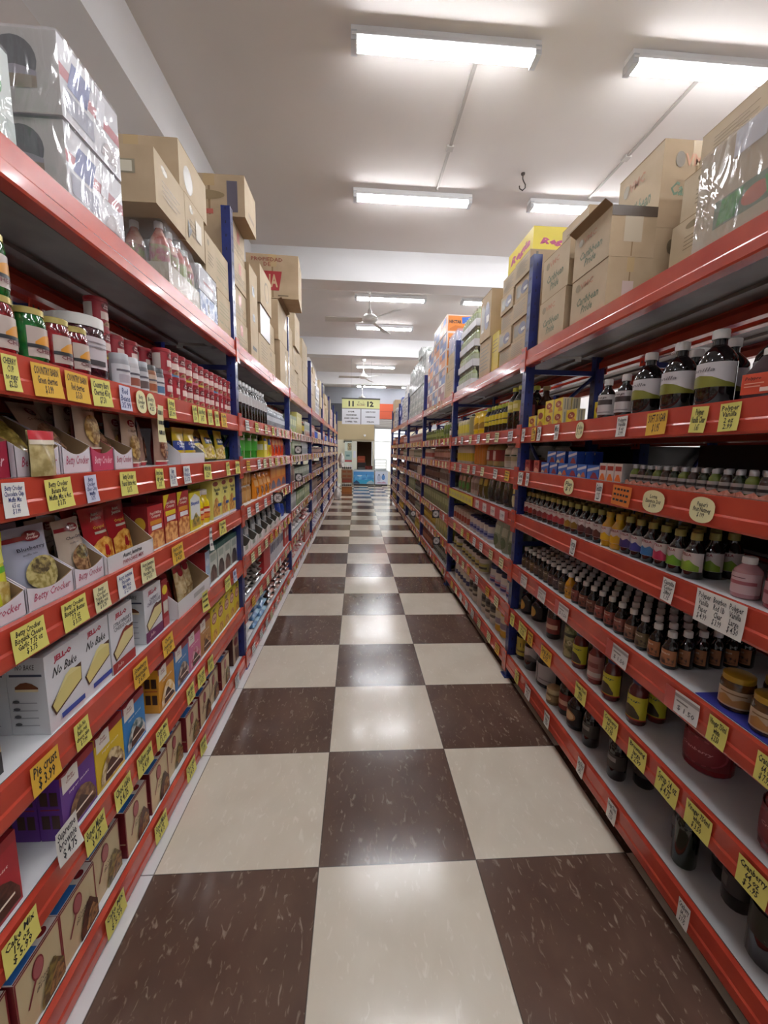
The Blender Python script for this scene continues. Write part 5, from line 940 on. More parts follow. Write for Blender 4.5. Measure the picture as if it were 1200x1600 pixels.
CBB = kraft(.30, .30, .34, prints=CARB, endp=CEND); top('R', CBB, 1.86, ZR, 'kraft carton hidden behind the scripted pair', .205); top('R', CBB, 1.86, ZR + .341, 'tall kraft carton with green script on its end, set back', .205)
CB3 = kraft(.305, .40, .232, prints=CARB, endp=[('r', .2, .2, .8, .8, '#94815f')]); top('R', CB3, 2.22, ZR, 'kraft carton with green script beside the blue post, lower'); top('R', CB3, 2.215, ZR + .233, 'kraft carton with green script beside the blue post, upper', .004)
top('R', kraft(.28, .3, .16, prints=lines(.2, .8, .7)), 2.24, ZR + .467, 'kraft carton behind on top of the scripted ones', .1)
# --- right, second bay
GK = [('r', .1, .2, .4, .8, '#8d8a80'), ('e', .65, .5, .25, .3, '#55506a'), ('r', .6, .35, .85, .5, '#cfcac4')]; GL = lines(.1, .85, .8, 7, '#8a877c', .1, .03)
for k in range(5):
    for c_ in range(2): top('R', kraft(.25, .36, .1255, mat=KRAFT, prints=GK if k % 2 else GL, endp=[('e', .4, .3, .12, .2, '#7a6e5a'), ('r', .1, .7, .14, .9, '#4a4438')]), 2.73 + .262*c_, ZR + k*.1265, f"printed kraft carton beyond the blue post, {('nearer', 'farther')[c_]} column, {ORD[k]} up", .0 + .01*((k + c_) % 2), group='printed kraft cartons')
YC = carton('yellow_carton', 'carton', '', .44, .30, .165, '#d8c324', ct='#dccb3a', front=[('t', 'Regia', .5, .55, .8, .42, '#b0366a', .3, .04)], side=[('t', 'Regia', .5, .45, .7, .3, '#b0366a', .3, .04)]); top('R', YC, 2.80, ZR + .634, 'bright yellow carton with pink script, highest by the post', .04)
top('R', kraft(.24, .3, .16, prints=GK), 2.58, ZR + .7, 'x', .5) if False else None
top('R', carton('yellow_carton', 'carton', '', .16, .3, .30, '#c9b432', front=lines(.1, .9, .8)), 3.27, ZR, 'dull yellow carton squeezed behind the printed kraft stack', .01); top('R', kraft(.28, .34, .36, prints=GK), 3.45, ZR + .301, 'kraft carton leaning out above the dull yellow one', -.01); top('R', kraft(.30, .34, .30, prints=GL), 3.44, ZR, 'kraft carton under the leaning one', .0)
JT = bottle_pack(.275, .32, .178, 4, 4, G('#8a946a'), '#b9b9a4', '#c4c4c8', pm('#9aa088', .3), 'jar_tray')
for k in range(4):
    for c_ in range(2): top('R', JT, 4.0 + .285*c_, ZR + .1795*k, f"white tray of pale green jars, {('nearer', 'farther')[c_]} column, {ORD[k]} up", .0 + .008*k, group='trays of pale green jars')
# --- right, further bays
BPK = sp('n:#a8b0d0:#d8a8a8:12', [('r', .2, .3, .8, .8, '#6a78b0')]); top('R', kraft(.45, .38, .30, prints=KP), 4.70, ZR, 'kraft carton just beyond the second right post', .0); top('R', kraft(.45, .36, .2, prints=lines(.2, .8, .7)), 4.70, ZR + .301, 'kraft carton on the one beyond the second right post', .02)
BPK2 = carton('wrapped_pack', 'pack', '', .44, .34, .20, 'n:#8f9cc8:#c9bcd0:10', front=[('r', 0, .9, 1, 1, '#c87a7a')], side=[('r', 0, .9, 1, 1, '#c87a7a')]); BPK2.parts.append(('shrink_film', film_box(.44, .34, .2))); top('R', BPK2, 4.71, ZR + .502, 'blue and pink wrapped pack on the kraft cartons', .02)
ORC = [carton('orange_carton', 'carton', '', .42, .34, .20, '#d8c8bc', front=[('r', .04, .06, .96, .94, c), ('r', .1, .12, .4, .4, '#d8d0c8'), ('q', [(.5, .5), (.9, .56), (.88, .92), (.48, .86)], c2), ('t', 'Nectar', .4, .6, .4, .2, '#5a2a1a', 0, .03)], side=[('r', .04, .06, .96, .94, c3), ('q', [(.55, .5), (.9, .56), (.88, .92), (.53, .86)], '#2f5fb0'), ('t', 'NECTAR', .3, .6, .44, .2, '#3a2018', 0, .04), ('h', .1, .9, .1, [.2, .4, .35, .3, .2], '#b8641a')]) for c, c2, c3 in (('#c87a3a', '#3a5a9a', '#cf7a2a'), ('#5a6aa0', '#c9a08a', '#cf7a2a'), ('#8a3038', '#c9b0a8', '#b86a30'))]
for c_ in range(3):
    for k in range((5, 5, 4)[c_]): top('R', ORC[(k + c_) % 2 if k > 1 else 2 - (k + c_) % 2], 5.22 + .43*c_ + (.0 if c_ else .0), ZR + .201*k, f"orange printed juice carton, {('nearest', 'middle', 'farthest')[c_]} column, {ORD[k]} up", .0 + .006*(k % 2), group='orange juice cartons')
MKP = [carton('milk_pack', 'pack', '', .38, .34, .155, c, front=[('r', .0, .0, 1, .06, '#8a9088'), ('e', .3, .55, .14, .26, '#7a8a80'), ('e', .7, .55, .14, .26, '#7a8a80')], side=[('e', .3, .55, .14, .26, '#6f7f76'), ('e', .7, .55, .14, .26, '#6f7f76')]) for c in ('n:#b9beb8:#d8dad6:14', 'n:#a8b0a8:#ced2ce:14')]
for q in MKP: q.parts.append(('shrink_film', film_box(.38, .34, .15)))
for c_ in range(5):
    for k in range((6, 7, 6, 5, 6)[c_]): top('R', MKP[(k + c_) % 2], 6.82 + .395*c_, ZR + .1575*k, f"white shrink-wrapped pack, {ORD[c_]} column past the third right post, {ORD[k]} up", .0 + .008*(k % 3), group='white shrink-wrapped packs')
pile('R', 8.95, 10.75, 3.0, [WHC, WHC, BLC, K_], 5, 15, (.4, .5), (.16, .24)); pile('R', 10.95, 12.8, 2.95, [K_, WHC], 6, 16, (.5, .7))

# ================================================================== GOODS: FARTHER BAYS
_sb = {}
def sbot(name, cat, desc, r, h, body, capc, lc=None, z=(.2, .6), neck=.4, sh=.62, sx=1, n=10, acc=None):
    """bottle or jar for the farther bays: body, printed band and cap in one mesh"""
    mb = MB(); rn = r*neck; a, b = z[0]*h, z[1]*h; lm = lc or body
    mb.lathe([(r*.92, 0), (r, h*.03), (r, a)], body, n, sx); mb.lathe([(r*1.01, a), (r*1.01, b)], lm, n, sx, cap=False)
    if acc: mb.lathe([(r*1.02, a + (b-a)*.3), (r*1.02, a + (b-a)*.62)], acc, n, sx, cap=False)
    mb.lathe([(r, b), (r, h*(sh)), (r*.8, h*(sh + .1)), (rn, h*(sh + .2)), (rn, h*.93)], body, n, sx, cap=False) if sh + .2 < .93 else mb.lathe([(r, b), (r, h*.86), (rn, h*.93)], body, n, sx, cap=False)
    mb.lathe([(rn*1.12, h*.9), (rn*1.12, h*.99), (rn, h)], capc, n, sx)
    return P(name, cat, desc, 2*r*sx, 2*r, h, mb.mesh(name))
def sbox(name, desc, w, d, h, c, acc=None, acc2=None, t=None):
    fr = ([('r', .12, .45, .88, .8, acc)] if acc else []) + ([('h', .08, .92, .05, [.15, .34, .38, .3, .12], acc2)] if acc2 else [])
    return carton(name, 'box', desc, w, d, h, c, ct=t, front=fr, side=fr[:1])
def sbag(name, desc, w, d, h, c, acc=None, acc2=None, seed=1):
    return pouch(name, 'bag', desc, w, d, h, c, ([('r', .1, .5, .9, .75, acc)] if acc else []) + ([('e', .5, .28, .34, .18, acc2)] if acc2 else []), seed=seed, wob=.01)
def flat_bag(name, desc, w, d, h, c, acc, seed=1):
    """filled bag lying on its side"""
    rn = random.Random(seed); ph = rn.uniform(0, 6)
    mb = MB(); m = M(c)
    def f(u, v, s):
        e = max(0, (1 - (2*u - 1)**4)*(1 - (2*v - 1)**4))**.5
        return ((u - .5)*w, (v - .5)*d, h/2 + s*h/2*(e*(.92 + .08*math.sin(7*u + ph)*math.cos(6*v + ph)) if e > 0 else 0) )
    mb.grid(lambda u, v: f(u, v, 1), 10, 8, m); mb.grid(lambda u, v: f(1-u, v, -1), 10, 8, acc)
    return P(name, 'bag', desc, w, d, h, mb.mesh(name))
def seq(side, lev, bay, items):
    """items: (y0, product, count along, rows, layers) from the near post outwards"""
    for y0, p, n, rows, layers in items:
        run(side, lev, y0, p, n=n, rows=rows, layers=layers, bay=bay, unique=False, back=.008, gap=.006)
SODA = sbot('soda_bottle', 'bottle', 'dark soda bottle with white cap', .042, .27, DK, '#dcdcde', '#b9b5b4', (.42, .66), .34, .66, n=14)
WPK = sbot('water_bottle', 'bottle', 'clear grey bottle with white cap', .034, .17, G('#8c929a'), '#e0e2e6', '#c4c8d0', (.3, .55), .4, .64)
seq('L', 6, 2, [(2.9, SODA, 11, 3, 1), (3.9, WPK, 12, 3, 1)])
GT = tub('green_tub', 'tub', 'green plastic tub', .095, .19, G('#2f7a26'), '#3a8a2e', [('r', .35, .3, .65, .8, '#3f9a30'), ('r', .4, .7, .6, .8, '#d8d8d0')])
seq('L', 5, 2, [(2.9, sbag('snack_bag', 'green and white snack bag', .14, .06, .16, '#2f8a4a', '#c9dcc8'), 1, 2, 1), (3.06, GT, 3, 2, 1), (3.70, sbox('yellow_box', 'yellow and cream box', .11, .08, .14, '#d0c02e', '#e0dcc0'), 1, 3, 1), (3.83, sbag('snack_bag', 'bright yellow snack bag', .16, .06, .22, '#d9cc24', '#3a5a9a', '#c98a2a', 4), 2, 3, 1), (4.17, sbag('snack_bag', 'orange and red snack bag', .16, .06, .22, '#c9461e', '#d8862a', '#a82a1e', 5), 4, 3, 1)])
TJ = sbot('spread_jar', 'jar', 'tan spread jar', .05, .13, '#a8783a', '#c9c2b4', '#b98f58', (.15, .7), .8, .8, n=14)
seq('L', 4, 2, [(2.9, TJ, 4, 3, 2), (3.36, sbag('snack_bag', 'amber snack bag', .15, .07, .20, '#c97a20', '#d8a060', '#8a4a1a', 6), 4, 3, 1), (4.02, sbox('orange_box', 'large orange biscuit box', .28, .16, .26, '#cf6f1a', '#d8902a', '#5a5a78'), 3, 2, 1)])
TRY = display_tray('display_box', 'white display box of dark pouches', .20, .2, .08, .17, '#d6d6d4', '#5a5148', [('r', .3, .3, .7, .7, '#8a9a8a')], .3)
TRY.desc = 'white open display box'
GPC = sbag('tea_pouch', 'silver grey pouch', .13, .05, .19, '#7c8488', '#b4b8ba', '#4a5458', 8)
yy = 2.9
for k in range(7):
    at('L', TRY, 3, yy + .1, f"white open display box, {ORD[k]} in the second left bay, fifth left shelf", .0, group='display boxes of pouches'); at('L', GPC, 3, yy + .1, f"silver grey pouch in display box, {ORD[k]} in the second left bay", .04, .004); at('L', GPC, 3, yy + .1, f"silver grey pouch at the back of display box, {ORD[k]} in the second left bay", .11, .004); yy += .212
seq('L', 3, 2, [(4.42, sbag('blue_bag', 'plain blue bag', .2, .1, .27, '#2c4aa4', '#3a5ab8', None, 9), 2, 2, 1)])
SHB = flat_bag('candy_bag', 'shiny dark candy bag lying flat', .30, .30, .05, pm('n:#2a2422:#8a8078:24', .12), '#2a2422', 2)
seq('L', 2, 2, [(2.92, SHB, 2, 1, 4), (3.58, sbox('red_box', 'plain red box', .12, .3, .22, '#a01e22'), 2, 1, 1), (3.85, sbox('white_box', 'white and navy box', .07, .2, .23, '#c4c4cc', '#2a2f5a', None), 9, 2, 1), (4.62, sbox('red_box', 'red and white box', .13, .2, .2, '#b03a34', '#d8c8c0'), 2, 2, 1)])
WBG = flat_bag('sugar_bag', 'clouded white bag lying flat', .26, .28, .07, pm('n:#b4b0b0:#d8d4d2:12', .3), '#bdb9b8', 3); CBG = flat_bag('cereal_bag', 'blue bag lying flat', .24, .28, .07, pm('n:#2f5f9a:#8ab4cc:10', .2), '#3a6aa0', 4); DBG = flat_bag('candy_bag', 'black and pink candy bag lying flat', .30, .28, .06, pm('n:#241e1e:#b87a6a:9', .15), '#2a2220', 5)
seq('L', 1, 2, [(2.9, WBG, 1, 1, 3), (3.18, CBG, 2, 1, 3), (3.7, DBG, 4, 1, 3)])
# third to seventh left bays
PGB = sbox('cereal_box', 'pale green box', .15, .07, .20, '#9aa88a', '#d0d4a8', '#8a9a4a'); YBX = sbox('cereal_box', 'tall pale yellow box', .12, .07, .28, '#cfc878', '#e0dca8', '#9a8a3a'); WBX = sbox('cereal_box', 'white printed box', .12, .07, .22, '#c9c9c4', '#8aa08a', '#a85a3a')
DYJ = sbot('coffee_jar', 'jar', 'dark coffee jar with yellow label', .05, .2, '#241c18', '#a02a22', '#c9b42a', (.3, .7), .7, .75)
GGB = sbox('tea_box', 'grey-green tea box', .13, .08, .15, '#84917f', '#b8c0b0', '#5a6a54'); GRP = sbox('tea_box', 'green packet', .11, .07, .18, '#7c9468', '#c4ccb0', '#4a6a3a'); SIL = sbox('tea_box', 'silver packet', .10, .07, .2, '#9a9ea2', '#c8ccd0', '#6a6f74')
BRB = sbox('cocoa_box', 'brown box', .12, .07, .19, '#5a3226', '#8a6a54'); 
WSB = flat_bag('sugar_bag', 'white bag lying flat with dark print', .3, .3, .08, pm('n:#8f8b8c:#d8d5d4:9', .35), '#bab6b4', 6); RWB = flat_bag('rice_bag', 'red and white bag lying flat', .34, .3, .07, pm('n:#b02a2c:#d8c9c0:9', .3), '#a83a36', 7); PWB = flat_bag('rice_bag', 'purple and white bag lying flat', .34, .3, .08, pm('n:#4a3a8a:#d0ccd4:8', .3), '#b0a8b4', 8)
RBX = sbox('snack_box', 'red box', .16, .09, .22, '#9a2a28', '#c9a09a'); BCN = sbot('blue_can', 'can', 'blue can', .055, .15, G('#2a4fb0'), '#b9bcc4', '#3a62c4', (.2, .7), .85, .8); WJR = sbot('cream_jar', 'jar', 'pale jar with white lid', .05, .15, '#b9a890', '#d8d5d0', '#c4b8a4', (.2, .7), .8, .8)
RJR = sbot('jam_jar', 'jar', 'dark red jam jar', .042, .12, G('#4a1214'), '#7a2a24', '#8a6a5c', (.2, .65), .8, .8); BRJ = sbot('coffee_jar', 'jar', 'dark brown coffee jar', .045, .15, G('#241410'), '#3a2018', '#7a5a40', (.25, .65), .8, .8)
seq('L', 6, 3, [(5.02, PGB, 4, 3, 1), (5.68, YBX, 4, 2, 1), (6.2, DYJ, 3, 3, 1), (6.55, WBX, 5, 3, 1)]); seq('L', 5, 3, [(5.02, WJR, 2, 3, 1), (5.26, GRP, 7, 3, 1), (6.1, SIL, 9, 3, 1)]); seq('L', 4, 3, [(5.02, BRB, 3, 3, 1), (5.42, GGB, 12, 3, 1)]); seq('L', 3, 3, [(5.02, SIL, 5, 3, 1), (5.6, GRP, 7, 3, 1), (6.45, PGB, 4, 3, 1)]); seq('L', 2, 3, [(5.02, WSB, 4, 1, 3), (6.28, RWB, 2, 1, 3)]); seq('L', 1, 3, [(5.02, RWB, 4, 1, 4), (6.45, sbox('rice_box', 'pale red box', .2, .2, .24, '#b8584a', '#d8c0a8'), 3, 1, 1)])
seq('L', 6, 4, [(7.32, RBX, 4, 2, 1), (8.0, BCN, 6, 2, 1), (8.72, WJR, 7, 2, 1)]); seq('L', 5, 4, [(7.32, RJR, 25, 2, 1)]); seq('L', 4, 4, [(7.32, RJR, 12, 2, 1), (8.4, BRJ, 11, 2, 1)]); seq('L', 3, 4, [(7.32, BRB, 9, 2, 1), (8.5, BRJ, 10, 2, 1)]); seq('L', 2, 4, [(7.32, sbox('white_box', 'slim white box', .06, .2, .22, '#c4bfc4', '#5a4a6a'), 16, 1, 1), (8.42, BRB, 8, 2, 1)]); seq('L', 1, 4, [(7.32, PWB, 3, 1, 3), (8.4, WSB, 3, 1, 3)])
for b, y0 in ((5, 9.68), (6, 11.98), (7, 14.28)):
    seq('L', 6, b, [(y0, RBX, 5, 1, 1), (y0 + .9, BCN, 5, 1, 1), (y0 + 1.5, WJR, 5, 1, 1)]); seq('L', 5, b, [(y0, BRJ, 10, 1, 1), (y0 + 1.0, WJR, 10, 1, 1)]); seq('L', 4, b, [(y0, RJR, 12, 1, 1), (y0 + 1.15, BRB, 7, 1, 1)]); seq('L', 3, b, [(y0, BRB, 8, 1, 1), (y0 + 1.1, SIL, 8, 1, 1)]); seq('L', 2, b, [(y0, WSB, 3, 1, 2), (y0 + 1.0, PWB, 3, 1, 2)]); seq('L', 1, b, [(y0, PWB, 3, 1, 2), (y0 + 1.1, WSB, 3, 1, 3)])
# right rack, second bay
def put_row(lev, bay, items):
    for y0, p, n, rows, layers in items: run('R', lev, y0, p, n=n, rows=rows, layers=layers, bay=bay, unique=False, back=.01, gap=.007)
AMB = bottle('malt_bottle', 'bottle', 'amber bottle with red label', .055, .28, G('#4a2414'), '#b89a6a', '#8a2a26', (.2, .55), [('r', .1, .5, .9, .7, '#b86a60')], .36, .62)
SPL = bottle('malt_bottle', 'bottle', 'tall dark bottle with yellow band', .05, .30, DK, '#b8b43a', '#bdae4a', (.42, .66), [('r', .3, .3, .7, .7, '#d8cc90')], .38, .68); SPS = bottle('malt_bottle', 'bottle', 'dark bottle with yellow diagonal label', .036, .21, DK, '#b4b83a', '#c9b82a', (.28, .66), [('r', .1, .4, .9, .5, '#2e2a20')], .42, .68)
YJR = jar('yellow_tub', 'jar', 'bright yellow ridged tub', .075, .20, G('#dcb818'), '#dcc02a', '#d8b420', (.2, .7), [('h', .1, .9, .1, [.3, .6, .4, .7, .3], '#8a6a1a')]); BLQ = sbot('mustard_bottle', 'bottle', 'beige bottle with black cap', .045, .20, '#9a9468', '#1e1c1a', None, (.2, .6), .5, .74, n=14); PLJ = sbot('pickle_jar', 'jar', 'pale green jar', .048, .16, '#b8b48a', '#d8d4c0', '#cfc84a', (.2, .7), .8, .8, n=14)
put_row(6, 2, [(2.70, AMB, 1, 2, 1), (2.83, SPL, 2, 2, 1), (3.06, SPS, 5, 3, 1), (3.50, SPS, 1, 3, 1), (3.62, YJR, 2, 2, 1), (3.97, BLQ, 1, 3, 1), (4.1, PLJ, 4, 3, 1)])
MAY = bottle('mayonnaise_jar', 'jar', 'white mayonnaise jar with dark lid', .06, .19, '#cfc9bc', '#2c2a2a', '#c4bdb0', (.2, .6), [('r', .2, .2, .8, .6, '#a89a7a'), ('r', .3, .65, .7, .8, '#2f4a34')], .7, .72); PIK = bottle('pickle_jar', 'jar', 'large glass pickle jar with red label', .08, .22, G('#9a8a5a'), '#5a1a18', '#8a2a24', (.2, .6), [('r', .4, .1, .6, .9, '#c9b8b0')], .7, .74)
ORB = sbot('sauce_bottle', 'bottle', 'tall orange bottle', .036, .25, '#c07a2a', '#b8742a', None, (.2, .6), .6, .8, n=12); WYB = sbot('sauce_bottle', 'bottle', 'slim white bottle with yellow label', .032, .235, '#c9c5b4', '#c4c0b0', '#c9b830', (.1, .45), .5, .66, n=12)
put_row(5, 2, [(2.72, MAY, 3, 3, 1), (3.22, PIK, 2, 2, 1), (3.58, ORB, 4, 3, 1), (3.98, WYB, 8, 3, 1)])
DGP = sbag('olive_pouch', 'dark green standing pouch', .17, .08, .24, '#2c3022', '#4a4e30', '#1e2018', 61); YPB = sbag('olive_pouch', 'olive and yellow pouch', .13, .07, .22, '#5a5628', '#b8b040', None, 62); WSQ = sbot('dressing_bottle', 'bottle', 'white bottle with oval label', .05, .22, '#b8a89a', '#a89888', '#8f7a6a', (.2, .5), .5, .6, n=14); GPK = sbag('herb_pouch', 'green and tan pouch', .15, .07, .2, '#5f6a3a', '#a8805a', '#4a8a34', 63)
put_row(4, 2, [(2.74, sbag('olive_pouch', 'blue and yellow pouch', .16, .07, .22, '#4a5a7a', '#c9b850', '#d0cc9a', 64), 1, 3, 1), (2.92, DGP, 3, 3, 1), (3.47, YPB, 2, 3, 1), (3.76, WSQ, 2, 3, 1), (4.0, GPK, 3, 3, 1)])
PGP = sbag('grain_pouch', 'pale green grain pouch', .15, .08, .24, '#8f9a84', '#b4bca4', '#5a6a4c', 65); WBJ = sbot('white_jar', 'jar', 'white jar with navy lid', .05, .15, '#cfcac4', '#20265a', '#8a8fb8', (.2, .55), .85, .8, n=14, acc='#2f3a80'); RDJ = sbot('white_jar', 'jar', 'white jar with red label', .05, .15, '#bfb4a8', '#b8aca0', '#9a4a3a', (.2, .6), .8, .8, n=14)
put_row(3, 2, [(2.72, PGP, 3, 3, 1), (3.24, WBJ, 6, 3, 1), (3.9, RDJ, 6, 3, 1)])
MYJ = jar('mayonnaise_jar', 'jar', 'white mayonnaise jar with navy lid', .058, .16, '#d8d3ca', '#1f2552', '#b9b4c4', (.1, .5), [('r', .1, .2, .9, .5, '#2a3070'), ('r', .2, .55, .8, .75, '#b86a7a')], lidh=.03, lidr=.95); MYK = jar('mayonnaise_jar', 'jar', 'white mayonnaise jar with black lid', .055, .15, '#d4cec4', '#1c1c1e', '#b4ae78', (.1, .6), [('r', .1, .3, .9, .55, '#3a3a30'), ('r', .1, .7, .9, .8, '#c9b83a')], lidh=.03, lidr=.9)
put_row(2, 2, [(2.73, MYJ, 4, 3, 1), (3.42, MYK, 6, 3, 1), (4.25, MYK, 2, 3, 1)])
YDT = bottle('bleach_bottle', 'bottle', 'yellow bottle with white label', .055, .27, '#d0a41e', '#c9a024', '#cfc4a8', (.2, .62), [('r', .1, .1, .9, .5, '#8a7a8a')], .5, .72); WMB = bottle('mayonnaise_bottle', 'bottle', 'tall white bottle with dark label', .055, .275, '#d2ccc0', '#d8d3c8', '#5a564e', (.2, .62), [('r', .2, .2, .8, .4, '#b8b09a'), ('r', .2, .6, .8, .8, '#2e2c2a')], .55, .74); WMN = bottle('mayonnaise_bottle', 'bottle', 'tall white bottle with navy patch', .052, .265, '#d0cac0', '#d8d3c8', '#cfc8bc', (.2, .55), [('r', .25, .1, .75, .6, '#2f3566')], .55, .72)
put_row(1, 2, [(2.74, YDT, 3, 3, 1), (3.11, WMB, 3, 3, 1), (3.48, sbot('mayonnaise_bottle', 'bottle', 'plain tall white bottle', .055, .27, '#d2ccc0', '#d8d3c8', None, (.2, .6), .55, .72, n=14), 1, 3, 1), (3.62, WMB, 2, 3, 1), (3.88, WMN, 5, 3, 1)])
# right rack, third bay and beyond
GRJ = sbot('olive_jar', 'jar', 'green olive jar', .05, .14, G('#5a6a24'), '#3a3a2a', '#8a9a4a', (.3, .6), .8, .8); BGJ = sbot('olive_jar', 'jar', 'large green olive jar', .08, .19, G('#6a7a34'), '#b8b09a', '#4a5a24', (.3, .6), .8, .8, n=14); BKJ = sbot('olive_jar', 'jar', 'black jar with white label', .05, .13, DK, '#1c1a1a', '#c9c5c0', (.25, .65), .8, .8)
SRB = sbot('hot_sauce_bottle', 'bottle', 'slim reddish sauce bottle', .03, .2, G('#7a4a34'), '#b4a89a', '#b88a7a', (.2, .5), .45, .6); GYB = sbot('dressing_bottle', 'bottle', 'grey-white dressing bottle', .04, .23, '#98938a', '#c9c4bc', '#6a5a50', (.2, .55), .4, .6); BRN = sbot('dressing_bottle', 'bottle', 'brown dressing bottle', .042, .22, G('#4a2c20'), '#8a7a6a', '#7a5a4a', (.2, .55), .45, .62)
GPX = sbox('dressing_box', 'olive green packet', .14, .08, .21, '#74803a', '#a8b070', '#5a6428'); YGX = sbox('dressing_box', 'yellow-green carton', .13, .09, .2, '#a8a034', '#c9c46a', '#6a7a2a'); YTB = sbot('oil_bottle', 'bottle', 'yellow oil bottle', .045, .22, G('#a88f1e'), '#8a8a3a', '#c9b43a', (.2, .5), .5, .66); GNB = sbot('vinegar_bottle', 'bottle', 'grey-green bottle', .04, .24, G('#3f4a3c'), '#5a5f54', '#7f867a', (.25, .5), .4, .6); RDB = sbot('ketchup_bottle', 'bottle', 'red-brown bottle', .045, .21, G('#7a3a26'), '#9a6a4a', '#a8623a', (.2, .55), .5, .66)
put_row(6, 3, [(4.72, BKJ, 2, 2, 1), (4.95, BGJ, 2, 2, 1), (5.3, GRJ, 12, 2, 1)]); put_row(5, 3, [(4.72, SRB, 18, 3, 1), (6.0, RDJ, 6, 2, 1)]); put_row(4, 3, [(4.72, GYB, 9, 3, 1), (5.55, BRN, 12, 3, 1)]); put_row(3, 3, [(4.72, GPX, 13, 3, 1)]); put_row(2, 3, [(4.72, YGX, 6, 3, 1), (5.6, YTB, 11, 3, 1)]); put_row(1, 3, [(4.72, GNB, 12, 3, 1), (5.76, RDB, 9, 3, 1)])
PNK = sbot('sauce_jar', 'jar', 'pinkish jar with white lid', .045, .15, '#9a6a62', '#cfc8c4', '#b8a4a0', (.25, .6), .8, .8); PAL = sbot('sauce_jar', 'jar', 'pale green jar with grey lid', .045, .14, '#7f8468', '#a8a49a', '#b4b49c', (.25, .6), .8, .8)
put_row(6, 4, [(6.82, PNK, 19, 2, 1)]); put_row(5, 4, [(6.82, PAL, 12, 2, 1), (8.0, WJR, 7, 2, 1)]); put_row(4, 4, [(6.82, WJR, 6, 2, 1), (7.5, BRN, 13, 2, 1)]); put_row(3, 4, [(6.82, GNB, 10, 2, 1), (7.72, GPX, 6, 2, 1)]); put_row(2, 4, [(6.82, PAL, 8, 2, 1), (7.65, BRN, 11, 2, 1)]); put_row(1, 4, [(6.82, YTB, 8, 2, 1), (7.65, GNB, 12, 2, 1)])
for b, y0 in ((5, 8.92), (6, 10.92)):
    put_row(6, b, [(y0, PNK, 9, 1, 1), (y0 + .9, RDB, 9, 1, 1)]); put_row(5, b, [(y0, PAL, 9, 1, 1), (y0 + .92, SRB, 13, 1, 1)]); put_row(4, b, [(y0, BRN, 9, 1, 1), (y0 + .87, RJR, 10, 1, 1)]); put_row(3, b, [(y0, BRN, 10, 1, 1), (y0 + .95, PAL, 8, 1, 1)]); put_row(2, b, [(y0, RJR, 10, 1, 1), (y0 + 1.0, WJR, 7, 1, 1)]); put_row(1, b, [(y0, GNB, 9, 1, 1), (y0 + .85, YTB, 8, 1, 1)])
# added cartons on the back racks: block light, coloured dark to deepen shelf gaps
for side, posts in (('L', [.2, 1.93, 4.1, 6.3, 8.5]), ('R', [.3, 2.35, 4.4, 6.5, 8.6])):
    DC_ = carton('light_block_carton', 'carton', '', .40, .38, .165, '#2b2622', cf='#332c28', front=[('r', .2, .3, .8, .6, '#3d352f')])
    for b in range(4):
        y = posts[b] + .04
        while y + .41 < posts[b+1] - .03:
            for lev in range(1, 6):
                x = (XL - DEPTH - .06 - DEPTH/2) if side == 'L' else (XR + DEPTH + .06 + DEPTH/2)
                lb = f"added light-blocking carton, dark for shade, on the rack behind the {'left' if side == 'L' else 'right'} one, {NAMES[lev]} shelf"
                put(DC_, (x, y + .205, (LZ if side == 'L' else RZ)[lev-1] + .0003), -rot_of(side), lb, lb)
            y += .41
# black and white shelf flags sticking out into the aisle
FM = MB(); FM.box(-.045, -.002, 0, .045, .002, .1, pm('#1c181a', .4)); 
art(FM, lambda u, v, o: (-.045 + .09*u, -.002 - o, .1*v), [('e', .5, .5, .4, .4, '#dcd9d6'), ('e', .5, .5, .34, .34, '#1c181a'), ('e', .5, .5, .31, .31, '#dcd9d6'), ('t', 'SC', .5, .5, .36, .34, '#1c181a', 0, .05)])
fm = FM.mesh('shelf_flag')
for side, y, z, l in (('L', 5.12, 1.49, 'black and white round-logo flag on the third left shelf edge'), ('L', 5.14, 1.155, 'black and white round-logo flag on the fourth left shelf edge, farther'), ('L', 3.78, 1.06, 'black and white round-logo flag on the fourth left shelf edge, nearer'), ('R', 5.05, .73, 'black and white round-logo flag on the right rack, upper of the near two'), ('R', 4.95, .41, 'black and white round-logo flag on the right rack, lower of the near two'), ('R', 7.1, .42, 'black and white round-logo flag on the right rack, farthest')):
    tag(mk('shelf_flag', fm, None, ((XL + .062) if side == 'L' else (XR - .062), y, z)), l, 'sign')
# yellow banner and red-and-white tickets on the fourth right shelf edge, second bay
mb = MB(); mb.box(-.48, -.0012, 0, .48, 0, .085, pm('#cfca34', .4)); art(mb, lambda u, v, o: (-.48 + .96*u, -.0012 - o, .085*v), [('r', .04 + .12*k, .3, .12 + .12*k, .7, '#b8b06a') for k in range(8)]); tag(mk('edge_banner', mb.mesh('edge_banner'), None, (XR - .0045, 4.13, 1.155 - .09), -PI/2), 'yellow paper banner along the fourth right shelf edge', 'banner')
mb = MB(); mb.box(-.42, -.0012, 0, .42, 0, .085, pm('#a83a3a', .4)); art(mb, lambda u, v, o: (-.42 + .84*u, -.0012 - o, .085*v), [('r', .06 + .25*k, .1, .18 + .25*k, .9, '#d4d2d0') for k in range(4)] + [('t', '1.99', .12 + .25*k, .5, .08, .3, '#5a4a6a', 0, .02) for k in range(4)]); tag(mk('edge_banner', mb.mesh('edge_banner'), None, (XR - .0045, 3.18, 1.155 - .09), -PI/2), 'red banner with white price squares, fourth right shelf edge', 'banner')

